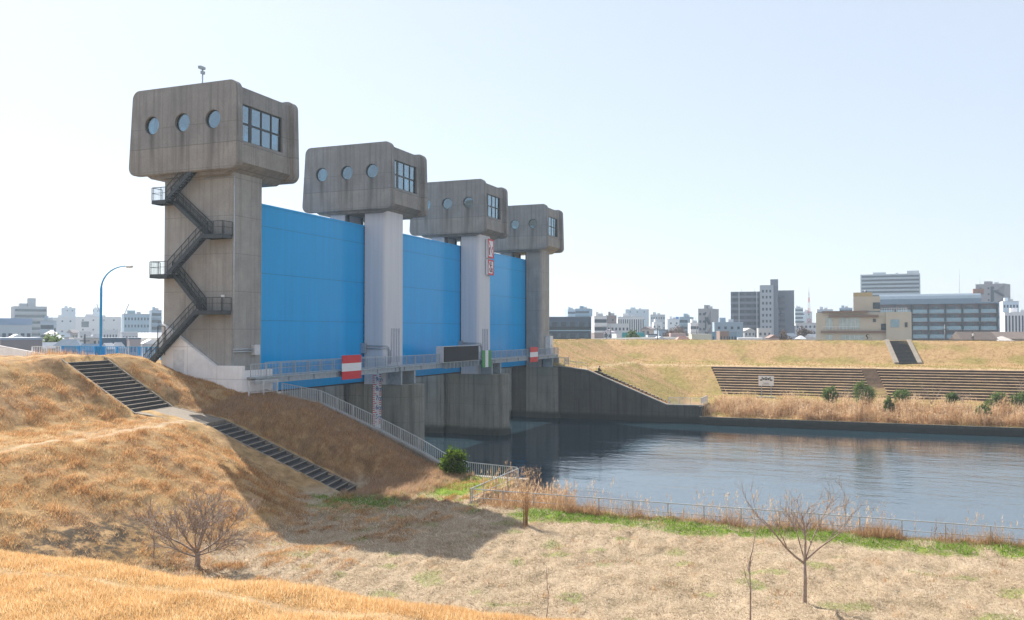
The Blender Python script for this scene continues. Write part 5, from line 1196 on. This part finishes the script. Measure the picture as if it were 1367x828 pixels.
# red and white radio mast
rm_ = thing('radio_mast', 'red and white lattice radio mast on the hazy skyline', 'mast', (737, 38.5, GROUND_Z), .05, None)
for k in range(8):
    b = MB(); z0 = 8 + k * 4.2; z1 = z0 + 4.2; r0 = 2.0 - k * .2; r1 = r0 - .2
    for i in range(4):
        a = PI / 4 + i * PI / 2; c = a + PI / 2
        b.bar((r0 * math.cos(a), r0 * math.sin(a), z0), (r1 * math.cos(a), r1 * math.sin(a), z1), .3, .3); b.bar((r0 * math.cos(a), r0 * math.sin(a), z0), (r1 * math.cos(c), r1 * math.sin(c), z1), .18, .18)
        b.bar((r1 * math.cos(a), r1 * math.sin(a), z1), (r1 * math.cos(c), r1 * math.sin(c), z1), .2, .2)
    b.build('mast_section', M['red'] if k % 2 == 0 else M['white2'], rm_, True)
b = MB(); b.tube([(0, 0, 41.6), (0, 0, 48)], .16, 6); b.build('antenna', M['white2'], rm_, True)
b = MB(); b.box(-1.6, 1.6, -1.6, 1.6, 0, 8); b.build('base_block', M['white2'], rm_, True)
# beige building right behind the levee
az = math.atan2(-1, 236); bb = thing('apartment_block', 'beige low building with wide windows and a tall roof block behind the levee', 'apartment block', (243.5, .1, GROUND_Z), az, 'town buildings beyond the far levee'); bb.scale = (1, .86, 1)
BE = paint((.52, .475, .39), .85, .12, 0, .5); BD = paint((.22, .15, .12), .8, .15, 0, .5); BY = paint((.45, .36, .20), .8, .15)
HB = 15.5
ubox('wall', BE, bb, 0, 0, 0, 14, 24.6, HB)
M['curtain'] = paint((.40, .47, .46), .25, .2)
def bw(y, z, w, h, m=None, nm='window'): return ubox(nm, m or M['curtain'], bb, -7.0, y, z, .14, w, h)
ubox('roof', BD, bb, -.45, 4.4, HB - .05, 14.9, 12.4, .45); ubox('eave_band', BD, bb, -7.3, 2.0, HB - 1.2, .9, 13.5, .55); ubox('eave_band', BD, bb, -7.3, 2.2, HB - 5.1, .9, 17.5, .55)
for y, z, w, h in ((8.6, HB - 4.2, 1.9, 3.0), (3.2, HB - 4.2, 5.6, 3.0), (8.6, HB - 8.2, 1.9, 2.6), (2.4, HB - 8.2, 6.2, 2.6)):
    o = bw(y, z, w, h)
    for k in range(1, max(2, int(w / 1.1))): ubox('mullion', M['white2'], bb, -7.1, y - w / 2 + k * w / max(2, int(w / 1.1)), z, .08, .07, h)
bw(-3.6, HB - 2.4, .8, .8, M['dim']); bw(-6.3, HB - 4.4, 1.9, 1.6, M['dim']); bw(-10.2, HB - 3.7, 2.2, 1.9, M['rail_glass']); bw(-13.1 + 1.6, HB - 3.6, .7, 1.2, M['dim']); bw(-10.6, HB - 8.2, 2.4, 2.2, M['rail_glass'])
ubox('entrance_block', BE, bb, -7.6, -10.0, 0, 1.2, 6.6, HB + .05)
for y in (-10.2,): ubox('window', M['rail_glass'], bb, -8.25, y + 1.2, HB - 3.7, .1, 2.2, 1.9); ubox('window', M['dim'], bb, -8.25, -11.9, HB - 3.7, .1, .7, 1.2)
rb = ubox('roof_block', BE, bb, -2.4, -1.6, HB + .42, 7, 7.2, 3.6); 
ubox('roof_cap', BY, bb, -2.6, -1.6 + 1.0, HB + 4.03, 6.4, 5.2, 1.0); ubox('window', M['dim'], bb, -5.95, -5.0 + .8, HB + .9, .1, 1.9, 1.6)
b = MB(); b.tube([(-3, -1.7, HB + 5.2), (-3, -1.1, HB + 5.2)], .45, 10); b.build('roof_fan', M['dim'], bb, True)
b = MB()
for k in range(16): b.box(-6.6, -6.5, -5.5 - k * .45, -5.42 - k * .45, HB, HB + 1.0)
b.box(-6.6, -6.5, -12.3, -5.4, HB + 1.0, HB + 1.06); b.build('roof_railing', M['white2'], bb, True)
b = MB(); b.box(-8.5, -8.45, 1.0, 10.5, HB - 3.55, HB - 3.48)
for k in range(11): b.box(-8.5, -8.45, 1.0 + k * .95, 1.05 + k * .95, HB - 4.5, HB - 3.55)
b.build('balcony_rail', M['white2'], bb, True)
# long balcony block
Lc = (350.8, -25); lb = thing('apartment_block', 'long balcony apartment block with a curved grey metal roof at right', 'apartment block', (Lc[0], Lc[1], GROUND_Z), math.atan2(Lc[1], Lc[0]) + .02, 'town buildings beyond the far levee')
WL = 37.5; HL = 20.4
ubox('wall', paint((.22, .19, .2), .8, .1), lb, 0, 0, 0, 12, WL, HL)
b = MB(); b.prism([(-7.1, HL), (-6.5, HL + 1.9), (-5.2, HL + 3.0), (-3, HL + 3.7), (6, HL + 3.9), (6.6, HL)], 'y', -WL / 2 + 4.8, WL / 2)
b.prism([(-7.1, HL - .01), (-6.9, HL + .5), (6.5, HL + .5), (6.6, HL - .01)], 'y', -WL / 2 - .4, -WL / 2 + 4.79); b.build('roof', paint((.20, .26, .32), .35, .1, .3), lb, True)
NBY = 7
for f in range(5):
    z = HL - 3.0 - f * 2.93
    for k in range(NBY):
        y = (k + .5 - NBY / 2) * WL / NBY
        ubox('balcony_front', M['rail_glass'], lb, -7.0, y, z - .1, .12, WL / NBY - .7, 1.15)
        ubox('window', M['pane_sky'], lb, -6.0, y + .5, z + .2, .14, 2.2, 1.9)
    ubox('balcony_slab', M['girder'], lb, -6.5, 0, z - .32, 1.2, WL, .2)
for k in range(NBY + 1): ubox('party_wall', paint((.055, .075, .09), .6), lb, -6.6, (k - NBY / 2) * WL / NBY, 0, 1.3, .45, HL)
for y, h in ((-7.5, 9), (-14, 6)): b = MB(); b.tube([(0, y, HL + 3.7), (0, y, HL + 3.7 + h)], .05, 5); b.build('roof_mast', M['girder'], lb, True)
ubox('roof_box', paint((.4, .25, .2), .8), lb, 2, -13.5, HL + 3.7, 4, 3.4, 1.7)
# trees and poles among the houses
MG['winter'] = leafy('winter_twigs', [(.10, .07, .07), (.16, .11, .10), (.2, .15, .12), (.26, .2, .15)], trans=.2)
for i, (x, y, zt, r_, mt, lab) in enumerate(TTREES):
    h = zt - GROUND_Z; t = bush('town_tree', lab, x, y, r_, h * .36, 1500, .8, MG[mt], 'trees among the town houses', z=GROUND_Z + h * .28, seed=60 + i)
    b = MB(); b.tube([(x, y, GROUND_Z), (x, y, GROUND_Z + h * .6)], [.28, .14], 7); b.build('trunk', M['bark'], t)
# cranes and masts far off in the left haze
for (x, y, lab, s_) in ((395, 415, 'faint tower crane jib in the haze right of the lamp pole', 1), (400, 405, 'second faint tower crane in the haze farther from the lamp pole', -1)):
    c = thing('tower_crane', lab, 'crane', (x, y, GROUND_Z), 0, 'faint cranes on the left skyline')
    b = MB(); b.bar((0, 0, 0), (0, 0, 18), .7, .7); b.build('mast', M['girder'], c, True)
    b = MB(); b.bar((0, 0, 18), (-3.5 * s_ * .4, 3.5 * s_, 27), .4, .4); b.build('jib', M['girder'], c, True)
for (x, y, h, lab) in TPOLES:
    c = thing('utility_pole', lab, 'pole', (x, y, GROUND_Z), .3); b = MB(); b.tube([(0, 0, 0), (0, 0, h - 2.9 + 1)], [.2, .13], 7); b.build('pole', M['steel'], c, True)
    b = MB(); b.box(-.05, .05, -.9, .9, h - 3.2, h - 3.05); b.build('crossarm', M['steel'], c, True)

# ---------------------------------------------------------------- people
SK = {'skin': paint((.42, .25, .18), .6, .1), 'hair': paint((.02, .016, .014), .6, .2), 'navy': paint((.02, .025, .045), .8, .2), 'blackc': paint((.018, .018, .02), .8, .2), 'greyc': paint((.2, .21, .24), .8, .1), 'whitec': paint((.7, .72, .76), .8, .08), 'shoe': paint((.05, .05, .055), .6, .2)}
def body_mesh(J, Eg, Rd, colour):
    me = bpy.data.meshes.new('person'); names = list(J); me.from_pydata([J[k] for k in names], [(names.index(a), names.index(c)) for a, c in Eg], [])
    o = bpy.data.objects.new('tmp', me); COL.objects.link(o)
    o.modifiers.new('s', 'SKIN'); sd = o.modifiers.new('d', 'SUBSURF'); sd.levels = 2
    for i, k in enumerate(names):
        r = Rd[k]; me.skin_vertices[0].data[i].radius = r if isinstance(r, tuple) else (r, r)
        me.skin_vertices[0].data[i].use_root = (k == 'pelvis')
    dg = bpy.context.evaluated_depsgraph_get(); dg.update(); out = bpy.data.meshes.new_from_object(o.evaluated_get(dg)); bpy.data.objects.remove(o)
    out.materials.clear()
    cs = list(colour)
    for c in cs: out.materials.append(SK[c])
    def seg_of(p):
        best = None
        for a, c in Eg:
            A = Vector(J[a]); B = Vector(J[c]); d = B - A; t = max(0, min(1, (p - A).dot(d) / max(d.length_squared, 1e-9))); q = (p - (A + d * t)).length - (Rd[c] if not isinstance(Rd[c], tuple) else Rd[c][0]) * .5
            if best is None or q < best[0]: best = (q, a, c, t)
        return best
    for p in out.polygons:
        _, a, c, t = seg_of(p.center); key = c[:-1] if c[-1] in 'LR' else c
        w = 'top'
        if key in ('knee', 'ankle', 'hip'): w = 'legs'
        if key == 'toe' or (key == 'ankle' and t > .9): w = 'shoe'
        if key in ('hand', 'head', 'neck', 'crown') and not (key == 'hand' and t < .75): w = 'skin'
        p.material_index = cs.index(colour_map[w]) if colour_map[w] in cs else 0; p.use_smooth = True
    return out
EDG = [('pelvis', 'chest'), ('chest', 'neck'), ('neck', 'head'), ('head', 'crown')]
for q_ in 'LR': EDG += [('pelvis', 'hip' + q_), ('hip' + q_, 'knee' + q_), ('knee' + q_, 'ankle' + q_), ('ankle' + q_, 'toe' + q_), ('chest', 'shoulder' + q_), ('shoulder' + q_, 'elbow' + q_), ('elbow' + q_, 'hand' + q_)]
RAD = {'pelvis': (.15, .12), 'chest': (.17, .12), 'neck': .06, 'head': .095, 'crown': .085}
for q_ in 'LR': RAD.update({'hip' + q_: .095, 'knee' + q_: .062, 'ankle' + q_: .042, 'toe' + q_: .04, 'shoulder' + q_: .07, 'elbow' + q_: .048, 'hand' + q_: .038})
def person(label, loc, rz, J, top, legs, hair='hair'):
    """J: joints in a frame where +x is forward, y left"""
    global colour_map
    colour_map = {'top': top, 'legs': legs, 'shoe': 'shoe', 'skin': 'skin'}
    cols = list(dict.fromkeys([top, legs, 'shoe', 'skin']))
    o = put('person', body_mesh(J, EDG, RAD, cols), None, loc, rz); tag(o, label, 'person')
    h = MB(); c = Vector(J['head']).lerp(Vector(J['crown']), .7); h.ball((c.x - .02, c.y, c.z + .035), .115, 0, 12, 8, (1.05, .9, .85)); h.build('hair', SK[hair], o, True)
    f = MB(); hd = Vector(J['head']); fw = (.1)
    f.ball((hd.x + .1, hd.y, hd.z + .01), .022, 0, 6, 4); f.build('nose', SK['skin'], o, True)
    return o
def pose(**k):
    J = {'pelvis': (0, 0, .92), 'chest': (.03, 0, 1.28), 'neck': (.04, 0, 1.46), 'head': (.06, 0, 1.56), 'crown': (.06, 0, 1.64)}
    for s_, q_ in ((1, 'L'), (-1, 'R')):
        J.update({'hip' + q_: (0, .1 * s_, .86), 'knee' + q_: (.02, .1 * s_, .48), 'ankle' + q_: (-.02, .1 * s_, .09), 'toe' + q_: (.16, .11 * s_, .04),
                  'shoulder' + q_: (.03, .2 * s_, 1.4), 'elbow' + q_: (-.02, .25 * s_, 1.13), 'hand' + q_: (.08, .25 * s_, .87)})
    J.update(k); return J
walk = pose(kneeL=(.2, .1, .5), ankleL=(.3, .1, .12), toeL=(.46, .1, .1), kneeR=(-.02, -.1, .48), ankleR=(-.32, -.1, .16), toeR=(-.18, -.1, .04), elbowL=(-.12, .25, 1.15), handL=(-.1, .26, .9), elbowR=(.1, -.25, 1.15), handR=(.3, -.24, 1.0))
person('person in dark clothes walking along the far levee crest', (193, 15.6, 11.87), PI / 2, walk, 'blackc', 'blackc')
run = pose(chest=(.08, 0, 1.28), neck=(.13, 0, 1.45), head=(.17, 0, 1.55), crown=(.18, 0, 1.63), kneeL=(.3, .1, .58), ankleL=(.12, .1, .26), toeL=(.26, .1, .18), kneeR=(-.02, -.1, .47), ankleR=(-.14, -.1, .1), toeR=(.03, -.1, .04), elbowL=(-.14, .25, 1.18), handL=(.06, .2, 1.08), elbowR=(.06, -.25, 1.14), handR=(.3, -.18, 1.22))
person('person in a white top and dark shorts jogging on the far levee crest', (193, -20.2, 11.87), PI / 2, run, 'whitec', 'navy')
sit = pose(pelvis=(0, 0, .12), chest=(.12, 0, .5), neck=(.17, 0, .68), head=(.22, 0, .78), crown=(.24, 0, .86), hipL=(.06, .1, .12), hipR=(.06, -.1, .12), kneeL=(.46, .12, .32), kneeR=(.46, -.12, .34), ankleL=(.42, .12, -.12), ankleR=(.44, -.12, -.12), toeL=(.6, .12, -.16), toeR=(.62, -.12, -.16),
           shoulderL=(.12, .2, .62), shoulderR=(.12, -.2, .62), elbowL=(.26, .24, .38), elbowR=(.26, -.24, .38), handL=(.46, .1, .42), handR=(.46, -.08, .44))
person('person in dark clothes sitting on top of the far wing wall steps', (134.6, 38.6, 7.35), -PI / 2, sit, 'navy', 'blackc')
ride = pose(pelvis=(-.18, 0, .98), chest=(.12, 0, 1.3), neck=(.24, 0, 1.42), head=(.32, 0, 1.5), crown=(.36, 0, 1.58), hipL=(-.14, .1, .93), hipR=(-.14, -.1, .93), kneeL=(.2, .1, .72), ankleL=(.12, .1, .36), toeL=(.26, .1, .31), kneeR=(.14, -.1, .52), ankleR=(0, -.1, .17), toeR=(.14, -.1, .12),
            shoulderL=(.14, .19, 1.38), shoulderR=(.14, -.19, 1.38), elbowL=(.3, .24, 1.18), elbowR=(.3, -.24, 1.18), handL=(.48, .24, 1.04), handR=(.48, -.24, 1.04))
def bicycle(label, loc, rz):
    t = thing('bicycle', label, 'bicycle', loc, rz, 'bicycles on the far levee crest')
    for x in (-.52, .55):
        b = MB(); n = 20; b.tube([(.33 * math.cos(2 * PI * k / n), 0, .34 + .33 * math.sin(2 * PI * k / n)) for k in range(n + 1)], .018, 6)
        for k in range(8): b.tube([(0, 0, .34), (.32 * math.cos(PI * k / 4), 0, .34 + .32 * math.sin(PI * k / 4))], .004, 3)
        o = put('wheel', b.mesh('wheel', M['black']), t, (x, 0, 0))
    b = MB()
    for a, c in (((-.52, 0, .34), (-.05, 0, .3)), ((-.05, 0, .3), (-.2, 0, .88)), ((-.52, 0, .34), (-.17, 0, .76)), ((-.05, 0, .3), (.42, 0, .8)), ((-.17, 0, .76), (.4, 0, .86)), ((.39, 0, .92), (.55, 0, .34))): b.tube([a, c], .02, 6)
    b.build('frame', M['girder'], t, True)
    b = MB(); b.ball((-.2, 0, .91), .12, 0, 8, 5, (1.1, .6, .3)); b.build('saddle', M['black'], t, True)
    b = MB(); b.tube([(.39, 0, .9), (.4, 0, 1.0)], .015, 6); b.tube([(.46, -.26, 1.02), (.4, -.1, 1.0), (.4, .1, 1.0), (.46, .26, 1.02)], .014, 6); b.build('handlebar', M['black'], t, True)
    b = MB(); b.tube([(-.05, -.08, .3), (.0, -.09, .17)], .012, 5); b.tube([(-.05, .08, .3), (.1, .09, .36)], .012, 5); b.build('crank', M['black'], t, True)
    return t
person('person in black bending over the handlebar, cycling beside the last gate tower', (193.2, 53.4, 11.87), PI / 2, ride, 'blackc', 'blackc')
bicycle('bicycle ridden along the levee crest near the last gate tower', (193.2, 53.4, 11.87), PI / 2)
person('person in dark clothes cycling in front of the beige building', (193.2, -1.0, 11.87), -PI / 2, ride, 'navy', 'blackc')
bicycle('bicycle ridden along the levee crest before the beige building', (193.2, -1.0, 11.87), -PI / 2)
lv = MB(); lv.add([(191.4, -120, 11.865), (195.4, -120, 11.865), (195.4, 62, 11.865), (191.4, 62, 11.865)], [(0, 1, 2, 3)]); o = lv.build('crest_path', paint((.33, .31, .29), .9, .1)); o['kind'] = 'structure'

# ---------------------------------------------------------------- air, sky, sun, camera
def haze():
    t = NT('haze_air'); 
    vnode = t.n('VolumePrincipled', {'Color': HAZE_COL + (1,), 'Density': HAZE_D, 'Anisotropy': HAZE_G})
    t.t.links.new(vnode.outputs[0], t.out.inputs[1])
    b = MB(); b.box(-3050, 3150, -3050, 3150, -4.5, 64); o = b.build('haze', t.mat); tag(o, 'thin pale haze lying over the river and town', 'haze', kind='stuff'); return o
haze()
SUN = Vector((18.8, 29.3, 31.2)).normalized()
sl = bpy.data.lights.new('sun', 'SUN'); sl.energy = SUN_E; sl.angle = rad(.5); sl.color = (1, .93, .82)
so = bpy.data.objects.new('sun', sl); COL.objects.link(so); so.rotation_euler = (-SUN).to_track_quat('-Z', 'Y').to_euler(); so.location = SUN * 100
wd = bpy.data.worlds.new('World'); S.world = wd; wd.use_nodes = True; nt = wd.node_tree; nt.nodes.clear()
ow = nt.nodes.new('ShaderNodeOutputWorld'); bg = nt.nodes.new('ShaderNodeBackground'); sk = nt.nodes.new('ShaderNodeTexSky')
sk.sky_type = 'NISHITA'; sk.sun_disc = False; sk.sun_elevation = math.asin(SUN.z); sk.sun_rotation = math.atan2(SUN.x, SUN.y); sk.air_density = SKY_AIR; sk.dust_density = SKY_DUST; sk.ozone_density = SKY_OZ; sk.altitude = 0
hs = nt.nodes.new('ShaderNodeHueSaturation'); hs.inputs['Saturation'].default_value = SKY_SAT; nt.links.new(sk.outputs[0], hs.inputs['Color']); mx = nt.nodes.new('ShaderNodeMix'); mx.data_type = 'RGBA'; mx.inputs[0].default_value = VEIL_F; mx.inputs[7].default_value = VEIL + (1,)   # flat pale haze colour mixed in, whitening the blue
nt.links.new(hs.outputs[0], mx.inputs[6]); nt.links.new(mx.outputs[2], bg.inputs[0]); nt.links.new(bg.outputs[0], ow.inputs[0]); bg.inputs[1].default_value = SKY_S
cam = bpy.data.cameras.new('camera'); cam.sensor_width = 36; cam.lens = 36 * 1180 / 1367; cam.clip_end = 9000; cam.clip_start = .1
co = bpy.data.objects.new('camera', cam); COL.objects.link(co); co.location = (0, 0, 13.8)
p_ = math.atan2(28, 1180); y_ = rad(21.57); co.rotation_euler = Vector((math.cos(y_) * math.cos(p_), math.sin(y_) * math.cos(p_), math.sin(p_))).to_track_quat('-Z', 'Y').to_euler()
S.camera = co
S.view_settings.view_transform = 'Standard'; S.view_settings.look = 'None'; S.view_settings.exposure = EXPO; S.view_settings.gamma = 1; S.view_settings.use_curve_mapping = False
S.render.engine = 'CYCLES'; S.cycles.use_denoising = True
S.cycles.max_bounces = 6; S.cycles.volume_bounces = 0; S.cycles.transparent_max_bounces = 8; S.cycles.caustics_reflective = False; S.cycles.caustics_refractive = False
S.cycles.use_adaptive_sampling = True; S.cycles.adaptive_threshold = .012
